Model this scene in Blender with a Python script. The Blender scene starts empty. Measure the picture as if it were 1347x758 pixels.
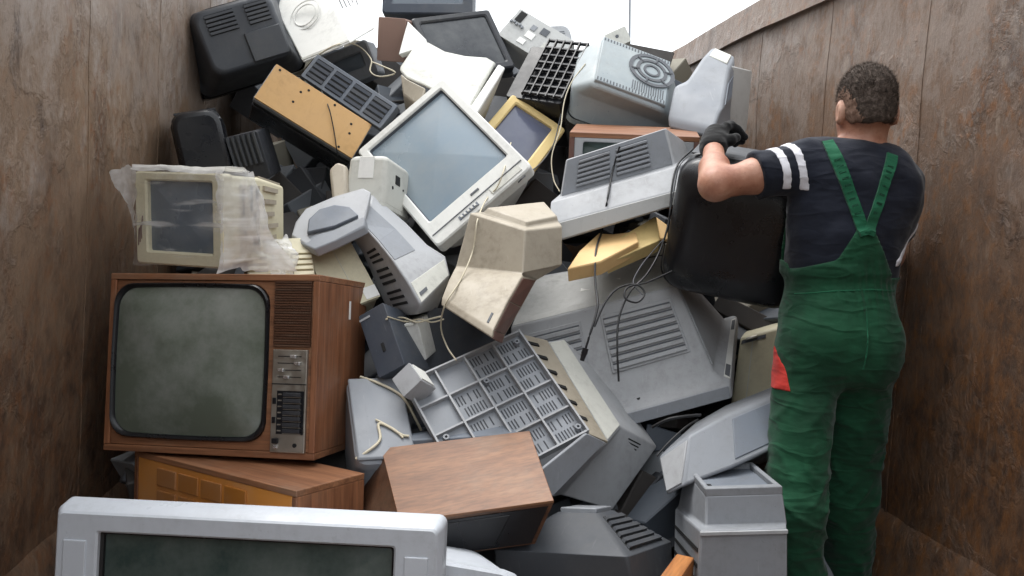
import bpy, math, random
import numpy as np
from mathutils import Matrix, Vector, noise
R = math.radians
sc = bpy.context.scene
COL = sc.collection

# ------------------------------------------------------------------ camera, sky, sun, exposure
cam = bpy.data.cameras.new('camera')
cam.sensor_width = 36.0
cam.lens = 36.0 * 1100.0 / 1347.0
cam.clip_start = 0.05
cam.clip_end = 2000.0
camo = bpy.data.objects.new('camera', cam)
COL.objects.link(camo)
camo.location = (0, 0, 1.32)
camo.rotation_euler = (R(90 - 4.0), 0, R(-5.9))
sc.camera = camo

SUN_EL, SUN_AZ = 72.0, 320.0          # azimuth clockwise from +Y (north)
world = bpy.data.worlds.new('World')
sc.world = world
world.use_nodes = True
nt = world.node_tree
for n_ in list(nt.nodes):
    nt.nodes.remove(n_)
w_out = nt.nodes.new('ShaderNodeOutputWorld')
w_bg = nt.nodes.new('ShaderNodeBackground')
w_sky = nt.nodes.new('ShaderNodeTexSky')
w_sky.sky_type = 'NISHITA'
w_sky.sun_disc = False
w_sky.sun_elevation = R(SUN_EL)
w_sky.sun_rotation = R(SUN_AZ)
w_sky.air_density = 1.0
w_sky.dust_density = 6.0
w_sky.ozone_density = 1.0
w_hs = nt.nodes.new('ShaderNodeHueSaturation')
w_hs.inputs['Saturation'].default_value = 0.16
w_mix = nt.nodes.new('ShaderNodeMix')
w_mix.data_type = 'RGBA'
w_mix.inputs['Factor'].default_value = 0.65
w_mix.inputs['B'].default_value = (8.6, 9.0, 9.4, 1)     # even cloud cover
nt.links.new(w_sky.outputs['Color'], w_hs.inputs['Color'])
nt.links.new(w_hs.outputs['Color'], w_mix.inputs['A'])
nt.links.new(w_mix.outputs['Result'], w_bg.inputs['Color'])
w_bg.inputs['Strength'].default_value = 0.14
nt.links.new(w_bg.outputs['Background'], w_out.inputs['Surface'])

sun = bpy.data.lights.new('sun', 'SUN')
sun.energy = 1.3
sun.angle = R(35)
sun.color = (1.0, 0.97, 0.93)
suno = bpy.data.objects.new('sun', sun)
COL.objects.link(suno)
suno.rotation_euler = (R(90 - SUN_EL), 0, R(180 - SUN_AZ))
sc.view_settings.view_transform = 'Standard'
sc.view_settings.look = 'None'
sc.view_settings.gamma = 1.0
sc.view_settings.exposure = 0.95
sc.cycles.max_bounces = 6
sc.cycles.diffuse_bounces = 4
sc.cycles.glossy_bounces = 3
sc.cycles.transparent_max_bounces = 10
sc.cycles.use_denoising = True
sc.cycles.use_adaptive_sampling = True
sc.cycles.adaptive_threshold = .012

# ------------------------------------------------------------------ materials
def lin(h):
    h = h.lstrip('#')
    v = [int(h[i:i + 2], 16) / 255 for i in (0, 2, 4)]
    return tuple([(c / 12.92 if c <= .04045 else ((c + .055) / 1.055) ** 2.4) for c in v])
def new_mat(name):
    m = bpy.data.materials.new(name)
    m.use_nodes = True
    t = m.node_tree
    b = t.nodes['Principled BSDF']
    return m, t, b
def nd(t, kind, **kw):
    n = t.nodes.new(kind)
    for k, v in kw.items():
        if k in n.inputs.keys() if hasattr(n.inputs, 'keys') else False:
            n.inputs[k].default_value = v
        else:
            setattr(n, k, v)
    return n
def ramp(t, src, stops):
    r = t.nodes.new('ShaderNodeValToRGB')
    e = r.color_ramp.elements
    while len(e) < len(stops):
        e.new(0.5)
    for el, (p, c) in zip(e, stops):
        el.position = p
        el.color = c if len(c) == 4 else (*c, 1)
    t.links.new(src, r.inputs['Fac'])
    return r
def g(v):
    return (v, v, v)
def mix(t, fac, a, b, mode='MIX'):
    m = t.nodes.new('ShaderNodeMix')
    m.data_type = 'RGBA'
    m.blend_type = mode
    for key, v in (('Factor', fac), ('A', a), ('B', b)):
        if isinstance(v, bpy.types.NodeSocket):
            t.links.new(v, m.inputs[key])
        elif key == 'Factor':
            m.inputs[key].default_value = v
        else:
            m.inputs[key].default_value = (*v, 1) if len(v) == 3 else v
    return m.outputs['Result']
def bump(t, b, src, strength, dist):
    n = t.nodes.new('ShaderNodeBump')
    n.inputs['Strength'].default_value = strength
    n.inputs['Distance'].default_value = dist
    t.links.new(src, n.inputs['Height'])
    t.links.new(n.outputs['Normal'], b.inputs['Normal'])
def coords(t, scale=(1, 1, 1), kind='Object'):
    tc = t.nodes.new('ShaderNodeTexCoord')
    mp = t.nodes.new('ShaderNodeMapping')
    mp.inputs['Scale'].default_value = scale
    t.links.new(tc.outputs[kind], mp.inputs['Vector'])
    oi = t.nodes.new('ShaderNodeObjectInfo')
    ad = t.nodes.new('ShaderNodeVectorMath')
    ad.operation = 'MULTIPLY_ADD'
    ad.inputs[1].default_value = (37.0, 17.0, 53.0)
    cmb = t.nodes.new('ShaderNodeCombineXYZ')
    for k in range(3):
        t.links.new(oi.outputs['Random'], cmb.inputs[k])
    t.links.new(cmb.outputs[0], ad.inputs[0])
    t.links.new(mp.outputs[0], ad.inputs[2])
    return ad.outputs[0]
def noise_tex(t, vec, scale, detail=4, rough=.55):
    n = t.nodes.new('ShaderNodeTexNoise')
    n.inputs['Scale'].default_value = scale
    n.inputs['Detail'].default_value = detail
    n.inputs['Roughness'].default_value = rough
    t.links.new(vec, n.inputs['Vector'])
    return n.outputs['Fac']
MATS = {}
def plastic(name, hexcol, rough=.5, dirt=.45, dust='#7d7a74', spec=.4):
    m, t, b = new_mat(name)
    c = lin(hexcol)
    v = coords(t)
    big = ramp(t, noise_tex(t, v, 3.2, 6, .65), [(.42, g(0)), (.72, g(1))]).outputs['Color']
    fine = ramp(t, noise_tex(t, v, 38, 5, .7), [(.45, g(0)), (.68, g(1))]).outputs['Color']
    vs = coords(t, (60, 4, 9))
    scr = ramp(t, noise_tex(t, vs, 1.5, 3, .6), [(.66, g(0)), (.74, g(1))]).outputs['Color']
    d = lin(dust)
    both = mix(t, 1.0, big, fine, 'MULTIPLY')
    f1 = mix(t, 1.0, big, g(dirt), 'MULTIPLY')
    f2 = mix(t, 1.0, both, g(min(1, dirt * 1.6)), 'MULTIPLY')
    f3 = mix(t, 1.0, scr, g(dirt * .35), 'MULTIPLY')
    c1 = mix(t, f1, c, tuple(.55 * c[k] + .45 * d[k] for k in range(3)))
    c2 = mix(t, f2, c1, tuple(.35 * c[k] + .65 * d[k] * .55 for k in range(3)))
    c3 = mix(t, f3, c2, tuple(min(.85, .25 + c[k]) for k in range(3)))
    t.links.new(c3, b.inputs['Base Color'])
    rr = ramp(t, noise_tex(t, v, 9, 4, .6), [(.3, g(max(.1, rough - .1))), (.75, g(min(1, rough + .25)))])
    t.links.new(rr.outputs['Color'], b.inputs['Roughness'])
    b.inputs['Specular IOR Level'].default_value = spec
    # rub marks and runs of dirt
    vr = coords(t, (14, 14, 2.5))
    run = ramp(t, noise_tex(t, vr, 1.6, 6, .7), [(.58, g(0)), (.72, g(min(1, dirt * .9)))]).outputs['Color']
    c4 = mix(t, run, c3, tuple(.5 * c[k] + .28 * d[k] for k in range(3)))
    sp = ramp(t, noise_tex(t, v, 120, 3, .6), [(.68, g(0)), (.74, g(min(1, dirt)))]).outputs['Color']
    c5 = mix(t, sp, c4, tuple(.45 * c[k] for k in range(3)))
    t.links.new(c5, b.inputs['Base Color'])
    bump(t, b, noise_tex(t, v, 420, 2, .5), .12, .001)
    MATS[name] = m
    return m
plastic('grey_plastic', '#a3a5a8')
plastic('light_grey_plastic', '#b6b7b5')
plastic('pale_plastic', '#cacac2', dirt=.45)
plastic('white_plastic', '#d8d8d3', dirt=.35)
plastic('mid_grey_plastic', '#868a90')
plastic('blue_grey_plastic', '#6d747e')
plastic('dark_blue_plastic', '#3e444e')
plastic('dark_grey_plastic', '#44474c', dirt=.3)
plastic('charcoal_plastic', '#2b2d32', dirt=.28, rough=.42)
plastic('black_plastic', '#15161a', dirt=.16, rough=.27, dust='#5a564f')
plastic('beige_plastic', '#a89f8f', dirt=.5, dust='#6c5f4d')
plastic('cream_plastic', '#cdc6ab', dirt=.35, dust='#82755a')
plastic('yellow_plastic', '#d8bf84', dirt=.3, dust='#8a7648')
plastic('dusty_plastic', '#8f989c', dirt=.75, dust='#c4c8c4')
plastic('silver_paint', '#bcc1c8', dirt=.3, rough=.34, spec=.5)
plastic('vent_black', '#1a1b1d', dirt=.3, rough=.8, dust='#4c4a44')
plastic('vent_grey', '#5d6065', dirt=.3, rough=.8)
plastic('vent_slot', '#3f4247', dirt=.3, rough=.8)
plastic('sticker_white', '#e6e6e2', dirt=.15)
plastic('tan_board', '#c9a06a', dirt=.3, dust='#8a6a3c')
plastic('tan_broken', '#d6b27c', dirt=.3, dust='#9a7a48')
plastic('brown_paint', '#8f7468', dirt=.35)
plastic('brown_red', '#6a4a40', dirt=.4)
plastic('cable_black', '#1c1d20', dirt=.1)
plastic('cable_grey', '#4a4c50', dirt=.1)
plastic('cable_cream', '#c9c0a8', dirt=.2)
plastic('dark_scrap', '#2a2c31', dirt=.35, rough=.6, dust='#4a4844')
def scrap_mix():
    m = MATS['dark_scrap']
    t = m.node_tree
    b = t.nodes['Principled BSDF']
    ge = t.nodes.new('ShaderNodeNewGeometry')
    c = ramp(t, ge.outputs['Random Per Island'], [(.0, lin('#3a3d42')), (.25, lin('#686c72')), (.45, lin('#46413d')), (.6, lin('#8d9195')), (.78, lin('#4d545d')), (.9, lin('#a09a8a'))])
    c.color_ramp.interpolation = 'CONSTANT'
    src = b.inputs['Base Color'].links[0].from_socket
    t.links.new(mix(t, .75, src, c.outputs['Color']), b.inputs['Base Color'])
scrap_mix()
plastic('leather', '#1e1d1c', dirt=.3)
def metal(name, hexcol, rough=.35):
    m, t, b = new_mat(name)
    b.inputs['Base Color'].default_value = (*lin(hexcol), 1)
    b.inputs['Metallic'].default_value = .85
    v = coords(t)
    rr = ramp(t, noise_tex(t, v, 40, 4), [(.3, g(rough - .08)), (.7, g(rough + .2))])
    t.links.new(rr.outputs['Color'], b.inputs['Roughness'])
    MATS[name] = m
metal('brushed_metal', '#a9a49a')
metal('chrome', '#d8d8d8', .2)
def wood(name, dark, light, grain, rough=.5):
    m, t, b = new_mat(name)
    v = coords(t, grain)
    a = noise_tex(t, v, 1.0, 6, .62)
    v2 = coords(t, tuple(x * 5 for x in grain))
    f = noise_tex(t, v2, 1.0, 3, .6)
    c = ramp(t, a, [(.28, lin(dark)), (.5, tuple((p + q) / 2 for p, q in zip(lin(dark), lin(light)))), (.72, lin(light))]).outputs['Color']
    f2 = ramp(t, f, [(.35, g(.62)), (.6, g(1))]).outputs['Color']
    c = mix(t, .8, c, f2, 'MULTIPLY')
    v3 = coords(t)
    du = ramp(t, noise_tex(t, v3, 4, 6, .7), [(.5, g(0)), (.8, g(.45))]).outputs['Color']
    c = mix(t, du, c, lin('#8b7a68'))
    t.links.new(c, b.inputs['Base Color'])
    b.inputs['Roughness'].default_value = rough
    bump(t, b, f, .1, .001)
    MATS[name] = m
wood('walnut_upright', '#693f28', '#a06b4a', (30, 30, 1.6))
wood('walnut_across', '#6b432c', '#a1704f', (1.6, 30, 30))
wood('walnut_dark', '#432a1c', '#65432e', (1.5, 30, 34))
wood('teak_depth', '#6b452c', '#8e6343', (1.6, 26, 26))
wood('orange_wood', '#95592c', '#b97c46', (26, 2, 26))
def glass_screen(name, hexcol, rough=.12, dust=.25):
    m, t, b = new_mat(name)
    v = coords(t)
    d = ramp(t, noise_tex(t, v, 3.4, 7, .68), [(.42, g(0)), (.68, g(dust))]).outputs['Color']  # pale smears: dust, and painted reflections where strongest
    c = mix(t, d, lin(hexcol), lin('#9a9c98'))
    t.links.new(c, b.inputs['Base Color'])
    rr = ramp(t, noise_tex(t, v, 3, 5, .65), [(.35, g(rough)), (.75, g(rough + .18))])
    t.links.new(rr.outputs['Color'], b.inputs['Roughness'])
    b.inputs['Specular IOR Level'].default_value = .6
    MATS[name] = m
glass_screen('green_grey_screen', '#5f665b', .05, .6)  # dust raised so its pale blotches paint reflections in the glass
glass_screen('dark_teal_screen', '#33423f', .08, .25)
glass_screen('blue_grey_screen', '#7d8d99', .16, .4)
glass_screen('indigo_screen', '#565a6c', .12, .12)
glass_screen('navy_glass', '#1c2027', .15, .2)
glass_screen('slate_screen', '#5a6570', .22, .3)
glass_screen('amber_panel', '#c98438', .3, .2)
glass_screen('amber_dark', '#a5692a', .35, .2)
def rust(name, seed, base, pale, deep, orange):
    """old container paint: worn patches, upright scrapes, rust blooms, caked dirt with painted shade low down"""
    m, t, b = new_mat(name)
    tc = t.nodes.new('ShaderNodeTexCoord')
    def vec(sc_, off=(0, 0, 0), warp=0.0):
        mp = t.nodes.new('ShaderNodeMapping')
        mp.inputs['Scale'].default_value = sc_
        mp.inputs['Location'].default_value = tuple(o_ + seed for o_ in off)
        t.links.new(tc.outputs['Object'], mp.inputs['Vector'])
        if not warp:
            return mp.outputs[0]
        n = t.nodes.new('ShaderNodeTexNoise')
        n.inputs['Scale'].default_value = 2.2
        n.inputs['Detail'].default_value = 4
        t.links.new(tc.outputs['Object'], n.inputs['Vector'])
        a = t.nodes.new('ShaderNodeVectorMath'); a.operation = 'MULTIPLY_ADD'
        t.links.new(n.outputs['Color'], a.inputs[0])
        a.inputs[1].default_value = (warp,) * 3
        t.links.new(mp.outputs[0], a.inputs[2])
        return a.outputs[0]
    R_ = lambda src, lo_, hi_, v=1.0: ramp(t, src, [(lo_, g(0)), (hi_, g(v))]).outputs['Color']
    AND = lambda a, b_: mix(t, 1.0, a, b_, 'MULTIPLY')
    streak = noise_tex(t, vec((22, 22, 1.6)), 1.6, 8, .75)
    mott = noise_tex(t, vec((1, 1, .62)), 11, 12, .8)
    blot = noise_tex(t, vec((1.0, 1.0, .8), (8, 5, 1), .25), 2.6, 10, .68)
    blot2 = noise_tex(t, vec((1.0, 1.0, .7), (2, 15, 6), .25), 3.6, 10, .7)
    spots = noise_tex(t, vec((1, 1, .7), (1, 9, 4)), 26, 8, .74)
    thin = noise_tex(t, vec((75, 75, 2.2), (3, 1, 2)), 1.5, 4, .65)
    diag = noise_tex(t, vec((30, 30, 7), (7, 1, 5), 1.0), 1.0, 6, .72)
    ms = mix(t, .4, mix(t, .28, mott, streak), blot2)
    c = ramp(t, ms, [(.36, lin(deep)), (.46, lin(base)), (.53, tuple(1.08 * x for x in lin(base))), (.66, lin(pale))]).outputs['Color']
    # remains of grey paint, worn ragged
    grey = tuple(.62 * p + .38 * q for p, q in zip(lin(pale), (.36, .37, .39)))
    c = mix(t, AND(R_(blot, .55, .64, .5), R_(mott, .42, .54)), c, grey)
    c = mix(t, AND(R_(blot2, .55, .62, .75), R_(spots, .38, .56)), c, lin(deep))
    c = mix(t, AND(R_(spots, .5, .62, .85), R_(blot2, .42, .60, .9)), c, lin(orange))
    smear = noise_tex(t, vec((1.6, 1.6, 1.5), (31, 7, 3), .5), 1.8, 10, .68)
    c = mix(t, R_(smear, .54, .68, .62), c, lin(deep))
    # caked dirt below a ragged line, deepened to paint the dimmer light there
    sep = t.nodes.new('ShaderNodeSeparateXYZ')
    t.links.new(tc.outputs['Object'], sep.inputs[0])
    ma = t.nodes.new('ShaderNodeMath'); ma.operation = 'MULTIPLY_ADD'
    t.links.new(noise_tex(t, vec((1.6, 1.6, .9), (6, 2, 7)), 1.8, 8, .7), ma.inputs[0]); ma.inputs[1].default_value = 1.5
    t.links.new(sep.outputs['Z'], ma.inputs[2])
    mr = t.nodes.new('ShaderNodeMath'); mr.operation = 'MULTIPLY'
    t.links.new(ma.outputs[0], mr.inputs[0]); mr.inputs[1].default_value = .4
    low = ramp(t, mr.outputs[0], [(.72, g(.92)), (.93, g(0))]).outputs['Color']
    grime_and_shade = mix(t, R_(spots, .4, .62), lin(deep), tuple(.5 * a + .5 * b_ for a, b_ in zip(lin(deep), lin(orange))))
    c = mix(t, AND(low, R_(mott, .30, .56)), c, grime_and_shade)
    # upper part: paint rubbed pale above a flaking edge
    mu = t.nodes.new('ShaderNodeMath'); mu.operation = 'MULTIPLY'
    t.links.new(ma.outputs[0], mu.inputs[0]); mu.inputs[1].default_value = .3
    upper = ramp(t, mu.outputs[0], [(.735, g(0)), (.765, g(.34))]).outputs['Color']
    c = mix(t, AND(upper, R_(mott, .36, .52)), c, grey)
    c = mix(t, AND(R_(thin, .62, .72, .28), R_(blot, .40, .6)), c, lin(pale))
    c = mix(t, AND(R_(diag, .62, .68, .6), R_(blot2, .45, .6)), c, lin(pale))
    c = mix(t, AND(R_(noise_tex(t, vec((46, 46, 1.6), (5, 3, 3)), 1.5, 5, .7), .62, .72, .5), R_(mott, .4, .55)), c, lin(deep))
    t.links.new(c, b.inputs['Base Color'])
    rg = ramp(t, blot, [(.4, g(.7)), (.6, g(.45))])
    t.links.new(rg.outputs['Color'], b.inputs['Roughness'])
    b.inputs['Specular IOR Level'].default_value = .45
    hh = mix(t, .5, mix(t, .5, mott, spots), mix(t, .6, R_(blot, .53, .58), diag))
    bump(t, b, hh, .8, .02)
    MATS[name] = m
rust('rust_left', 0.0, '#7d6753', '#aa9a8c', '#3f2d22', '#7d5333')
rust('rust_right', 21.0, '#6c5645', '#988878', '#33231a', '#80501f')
plastic('seam_metal', '#6f5b4a', dirt=.8, dust='#4a382c', rough=.7)
def cloth(name, hexcol, rough=.85, var=.25, scale=260, crease=.10):
    m, t, b = new_mat(name)
    v = coords(t)
    c = lin(hexcol)
    f = ramp(t, noise_tex(t, v, 6, 6, .65), [(.3, tuple(x * (1 - var) for x in c)), (.7, tuple(min(1, x * (1 + var)) for x in c))]).outputs['Color']
    t.links.new(f, b.inputs['Base Color'])
    b.inputs['Roughness'].default_value = rough
    b.inputs['Specular IOR Level'].default_value = .2
    try:
        b.inputs['Sheen Weight'].default_value = .12
    except Exception:
        pass
    wr = noise_tex(t, coords(t, (1, 1, 1.7)), 8, 2.5, .5)
    wv = noise_tex(t, v, scale, 2, .5)
    ad = t.nodes.new('ShaderNodeMath'); ad.operation = 'MULTIPLY_ADD'
    t.links.new(wv, ad.inputs[0]); ad.inputs[1].default_value = .02
    t.links.new(wr, ad.inputs[2])
    hsum = ad.outputs[0]
    for rot, s_, k_ in ((32, 4.5, crease), (-38, 6, crease)):
        mp = t.nodes.new('ShaderNodeMapping')
        mp.inputs['Rotation'].default_value = (0, R(rot), 0)
        mp.inputs['Scale'].default_value = (.8, .8, 2.6)
        t.links.new(v, mp.inputs['Vector'])
        n = noise_tex(t, mp.outputs[0], s_, 2, .5)
        r_ = ramp(t, n, [(.43, g(0)), (.5, g(1)), (.57, g(0))]).outputs['Color']
        a2 = t.nodes.new('ShaderNodeMath'); a2.operation = 'MULTIPLY_ADD'
        t.links.new(r_, a2.inputs[0]); a2.inputs[1].default_value = k_
        t.links.new(hsum, a2.inputs[2])
        hsum = a2.outputs[0]
    bump(t, b, hsum, .5, .03)
    MATS[name] = m
cloth('green_cloth', '#17432d', var=.45, crease=.16)
cloth('green_strap', '#1f5c41', var=.3)
cloth('red_cloth', '#b0322a')
cloth('navy_shirt', '#1a1e29', crease=.08)
cloth('white_print', '#d9d9df', var=.1)
cloth('glove_cloth', '#131314')
cloth('embroidery', '#174632')
def skin_mat():
    m, t, b = new_mat('skin')
    v = coords(t)
    c = ramp(t, noise_tex(t, v, 10, 8, .65), [(.3, lin('#8d5a46')), (.5, lin('#ad7c65')), (.72, lin('#c39b86'))]).outputs['Color']
    fr = ramp(t, noise_tex(t, v, 130, 3, .6), [(.62, g(0)), (.7, g(.35))]).outputs['Color']
    c = mix(t, fr, c, lin('#7c4630'))
    t.links.new(c, b.inputs['Base Color'])
    b.inputs['Roughness'].default_value = .48
    b.inputs['Subsurface Weight'].default_value = .08
    b.inputs['Subsurface Radius'].default_value = (.02, .008, .005)
    bump(t, b, noise_tex(t, v, 90, 5, .65), .35, .003)
    MATS['skin'] = m
skin_mat()
def hair_mat(name, cols):
    m, t, b = new_mat(name)
    v = coords(t)
    n1 = noise_tex(t, v, 60, 6, .8)
    c = ramp(t, n1, [(.3, lin(cols[0])), (.52, lin(cols[1])), (.72, lin(cols[2]))]).outputs['Color']
    t.links.new(c, b.inputs['Base Color'])
    b.inputs['Roughness'].default_value = .8
    b.inputs['Specular IOR Level'].default_value = .2
    bump(t, b, noise_tex(t, v, 300, 4, .75), .9, .004)
    MATS[name] = m
hair_mat('cropped_hair', ('#28221e', '#4c423b', '#7d7068'))
hair_mat('shaved_hair', ('#5d4a40', '#84695a', '#9d8576'))
def film_mat(name, lo_, mid_, hi_):
    m, t, b = new_mat(name)
    v = coords(t)
    out = t.nodes['Material Output']
    tr = t.nodes.new('ShaderNodeBsdfTransparent')
    tr.inputs['Color'].default_value = (.96, .96, .96, 1)
    tl = t.nodes.new('ShaderNodeBsdfTranslucent')
    tl.inputs['Color'].default_value = (.85, .85, .85, 1)
    m2 = t.nodes.new('ShaderNodeMixShader')
    m2.inputs[0].default_value = .35
    t.links.new(b.outputs[0], m2.inputs[1])
    t.links.new(tl.outputs[0], m2.inputs[2])
    mx = t.nodes.new('ShaderNodeMixShader')
    f = ramp(t, noise_tex(t, coords(t, (1, 1, 1.4)), 7, 4, .55), [(.32, g(lo_)), (.55, g(mid_)), (.72, g(hi_))]).outputs['Color']
    mp = t.nodes.new('ShaderNodeMapping')
    mp.inputs['Rotation'].default_value = (0, R(24), 0)
    mp.inputs['Scale'].default_value = (4, 4, 34)
    t.links.new(v, mp.inputs['Vector'])
    ln = ramp(t, noise_tex(t, mp.outputs[0], 1.0, 2, .5), [(.60, g(0)), (.70, g(.6))]).outputs['Color']  # fold streaks: highlights painted in as more opaque lines
    f = mix(t, 1.0, f, ln, 'SCREEN')
    t.links.new(f, mx.inputs[0])
    t.links.new(tr.outputs[0], mx.inputs[1])
    t.links.new(m2.outputs[0], mx.inputs[2])
    t.links.new(mx.outputs[0], out.inputs['Surface'])
    b.inputs['Base Color'].default_value = (.85, .85, .85, 1)
    b.inputs['Roughness'].default_value = .2
    b.inputs['Specular IOR Level'].default_value = .8
    bump(t, b, noise_tex(t, mp.outputs[0], .7, 3, .5), .6, .02)
    MATS[name] = m
film_mat('plastic_film', .03, .12, .5)
film_mat('cloudy_film', .32, .62, .95)
def ground_mat():
    m, t, b = new_mat('yard_concrete')
    v = coords(t)
    c = ramp(t, noise_tex(t, v, 1.5, 8, .65), [(.3, lin('#5c5954')), (.7, lin('#86827a'))]).outputs['Color']
    t.links.new(c, b.inputs['Base Color'])
    b.inputs['Roughness'].default_value = .9
    bump(t, b, noise_tex(t, v, 30, 5), .4, .02)
    MATS['yard_concrete'] = m
ground_mat()

# ------------------------------------------------------------------ mesh helpers
class MB:
    def __init__(s):
        s.v, s.f = [], []
    def add(s, vs, fs):
        k = len(s.v)
        s.v += [tuple(map(float, p)) for p in vs]
        s.f += [tuple(i + k for i in f) for f in fs]
        return s
    def hexa(s, p):   # p[0:4] lower loop, p[4:8] upper loop
        return s.add(p, [(3, 2, 1, 0), (4, 5, 6, 7), (0, 1, 5, 4), (1, 2, 6, 5), (2, 3, 7, 6), (3, 0, 4, 7)])
    def box(s, c, d, m=None):
        P = []
        for z in (-1, 1):
            for x, y in ((-1, -1), (1, -1), (1, 1), (-1, 1)):
                q = Vector((x * d[0] / 2, y * d[1] / 2, z * d[2] / 2))
                if m is not None:
                    q = m @ q
                P.append((q[0] + c[0], q[1] + c[1], q[2] + c[2]))
        return s.hexa(P)
    def loft(s, rings, cap0=True, cap1=True, closed=True):
        n = len(rings[0])
        vs = [p for r_ in rings for p in r_]
        fs = []
        for a in range(len(rings) - 1):
            for i in range(n if closed else n - 1):
                j = (i + 1) % n
                fs.append((a * n + i, a * n + j, (a + 1) * n + j, (a + 1) * n + i))
        if cap0:
            fs.append(tuple(range(n))[::-1])
        if cap1:
            fs.append(tuple((len(rings) - 1) * n + i for i in range(n)))
        return s.add(vs, fs)
    def tube(s, pts, r, n=7, taper=None):
        pts = [Vector(p) for p in pts]
        rings = []
        up = Vector((0.31, 0.17, 0.93))
        for i, p in enumerate(pts):
            d = (pts[min(i + 1, len(pts) - 1)] - pts[max(i - 1, 0)])
            if d.length < 1e-9:
                d = Vector((0, 0, 1))
            d.normalize()
            a = d.cross(up)
            if a.length < .05:
                a = d.cross(Vector((1, 0, 0)))
            a.normalize()
            b = d.cross(a)
            rr = r if taper is None else r * taper[i]
            rings.append([tuple(p + rr * (math.cos(t) * a + math.sin(t) * b)) for t in [2 * math.pi * k / n for k in range(n)]])
        return s.loft(rings)
    def build(s, name, mat, parent=None, smooth=35, bevel=0, seg=2):
        me = bpy.data.meshes.new(name)
        me.from_pydata(s.v, [], s.f)
        me.update()
        return link(name, me, mat, parent, smooth, bevel, seg)
def fix_normals(me):
    import bmesh
    bm = bmesh.new()
    bm.from_mesh(me)
    bmesh.ops.recalc_face_normals(bm, faces=bm.faces)
    bm.to_mesh(me)
    bm.free()
def link(name, me, mat, parent=None, smooth=35, bevel=0, seg=2):
    fix_normals(me)
    o_ = bpy.data.objects.new(name, me)
    COL.objects.link(o_)
    if mat is not None:
        me.materials.append(MATS[mat])
    if smooth:
        me.polygons.foreach_set('use_smooth', [True] * len(me.polygons))
        me.set_sharp_from_angle(angle=R(smooth))
    if bevel:
        b = o_.modifiers.new('bevel', 'BEVEL')
        b.width = bevel
        b.segments = seg
        b.limit_method = 'ANGLE'
        b.angle_limit = R(28)
        b.harden_normals = False
    if parent is not None:
        o_.parent = parent
    return o_
def tag(o_, label=None, cat=None, group=None, kind=None):
    if label: o_['label'] = label
    if cat: o_['category'] = cat
    if group: o_['group'] = group
    if kind: o_['kind'] = kind
    return o_
def empty(name, M, label, cat, group=None):
    e = bpy.data.objects.new(name, None)
    COL.objects.link(e)
    e.empty_display_size = .05
    e.matrix_world = M
    return tag(e, label, cat, group)
def rr(w, h, r, cx=0, cz=0, n=4, y=0, barrel=0):
    r = min(r, w * .49, h * .49)
    P = []
    for sx, sz, a0 in ((1, 1, 0), (-1, 1, 90), (-1, -1, 180), (1, -1, 270)):
        for k in range(n + 1):
            a = R(a0 + 90 * k / n)
            x = sx * (w / 2 - r) + r * math.cos(a)
            z = sz * (h / 2 - r) + r * math.sin(a)
            P.append((x, z))
    if barrel:
        # densify the straight runs so that the sides bow
        Q = []
        for i, (x, z) in enumerate(P):
            x2, z2 = P[(i + 1) % len(P)]
            Q.append((x, z))
            if abs(x2 - x) + abs(z2 - z) > .3 * min(w, h):
                for k in range(1, 8):
                    Q.append((x + (x2 - x) * k / 8, z + (z2 - z) * k / 8))
        P = [(x * (1 - barrel * (2 * z / h) ** 2), z * (1 - barrel * (2 * x / w) ** 2)) for x, z in Q]
    return [(x + cx, y, z + cz) for x, z in P]
def shell(secs, r=.03, n=4):
    """rounded box lofted through sections (y, w, h, cx, cz)"""
    m = MB()
    rings = []
    for s_ in secs:
        y, w, h, cx, cz = s_[:5]
        rr_ = s_[5] if len(s_) > 5 else r
        rings.append(rr(w, h, rr_, cx, cz, n, y))
    return m.loft(rings)
def frame(w, h, ml, mr_, mt, mb_, depth, rec, r=.015, ri=.01, chamfer=.006, barrel=0, n=4):
    """flat front frame facing -Y with an opening"""
    m = MB()
    iw, ih = w - ml - mr_, h - mt - mb_
    cx, cz = (ml - mr_) / 2, (mb_ - mt) / 2
    O_ = lambda inset, y: rr(w - 2 * inset, h - 2 * inset, r, 0, 0, n, y, 1e-9 if barrel else 0)
    I_ = lambda out, y: rr(iw + 2 * out, ih + 2 * out, ri, cx, cz, n, y, barrel)
    rings = [O_(0, depth), O_(0, chamfer), O_(chamfer, 0), I_(chamfer, 0), I_(0, chamfer), I_(0, rec)]
    n0 = len(rings[0])
    for q in rings:
        assert len(q) == n0
    m.loft(rings, False, False)
    return m, iw, ih, cx, cz
def screen(iw, ih, cx, cz, y, bulge=.012, r=.01, barrel=0, n=4, rings=6):
    m = MB()
    L = []
    for k in range(rings):
        f = 1 - k / rings
        L.append([((p[0] - cx) * f + cx, y - bulge * (1 - f * f), (p[2] - cz) * f + cz) for p in rr(iw, ih, r, cx, cz, n, y, barrel)])
    m.loft(L, False, True)
    return m
class Face:
    """a bilinear patch of a shell: uv in 0..1, outward normal"""
    def __init__(s, a, b, c, d, ctr):
        s.q = [Vector(p) for p in (a, b, c, d)]   # (0,0) (1,0) (1,1) (0,1)
        n = (s.q[1] - s.q[0]).cross(s.q[3] - s.q[0]).normalized()
        mid = sum(s.q, Vector()) / 4
        if n.dot(mid - Vector(ctr)) < 0:
            n = -n
        s.n = n
    def p(s, u, v, o_=0):
        a, b, c, d = s.q
        return (a * (1 - u) + b * u) * (1 - v) + (d * (1 - u) + c * u) * v + s.n * o_
    def size(s):
        return ((s.p(1, .5) - s.p(0, .5)).length, (s.p(.5, 1) - s.p(.5, 0)).length)
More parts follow.
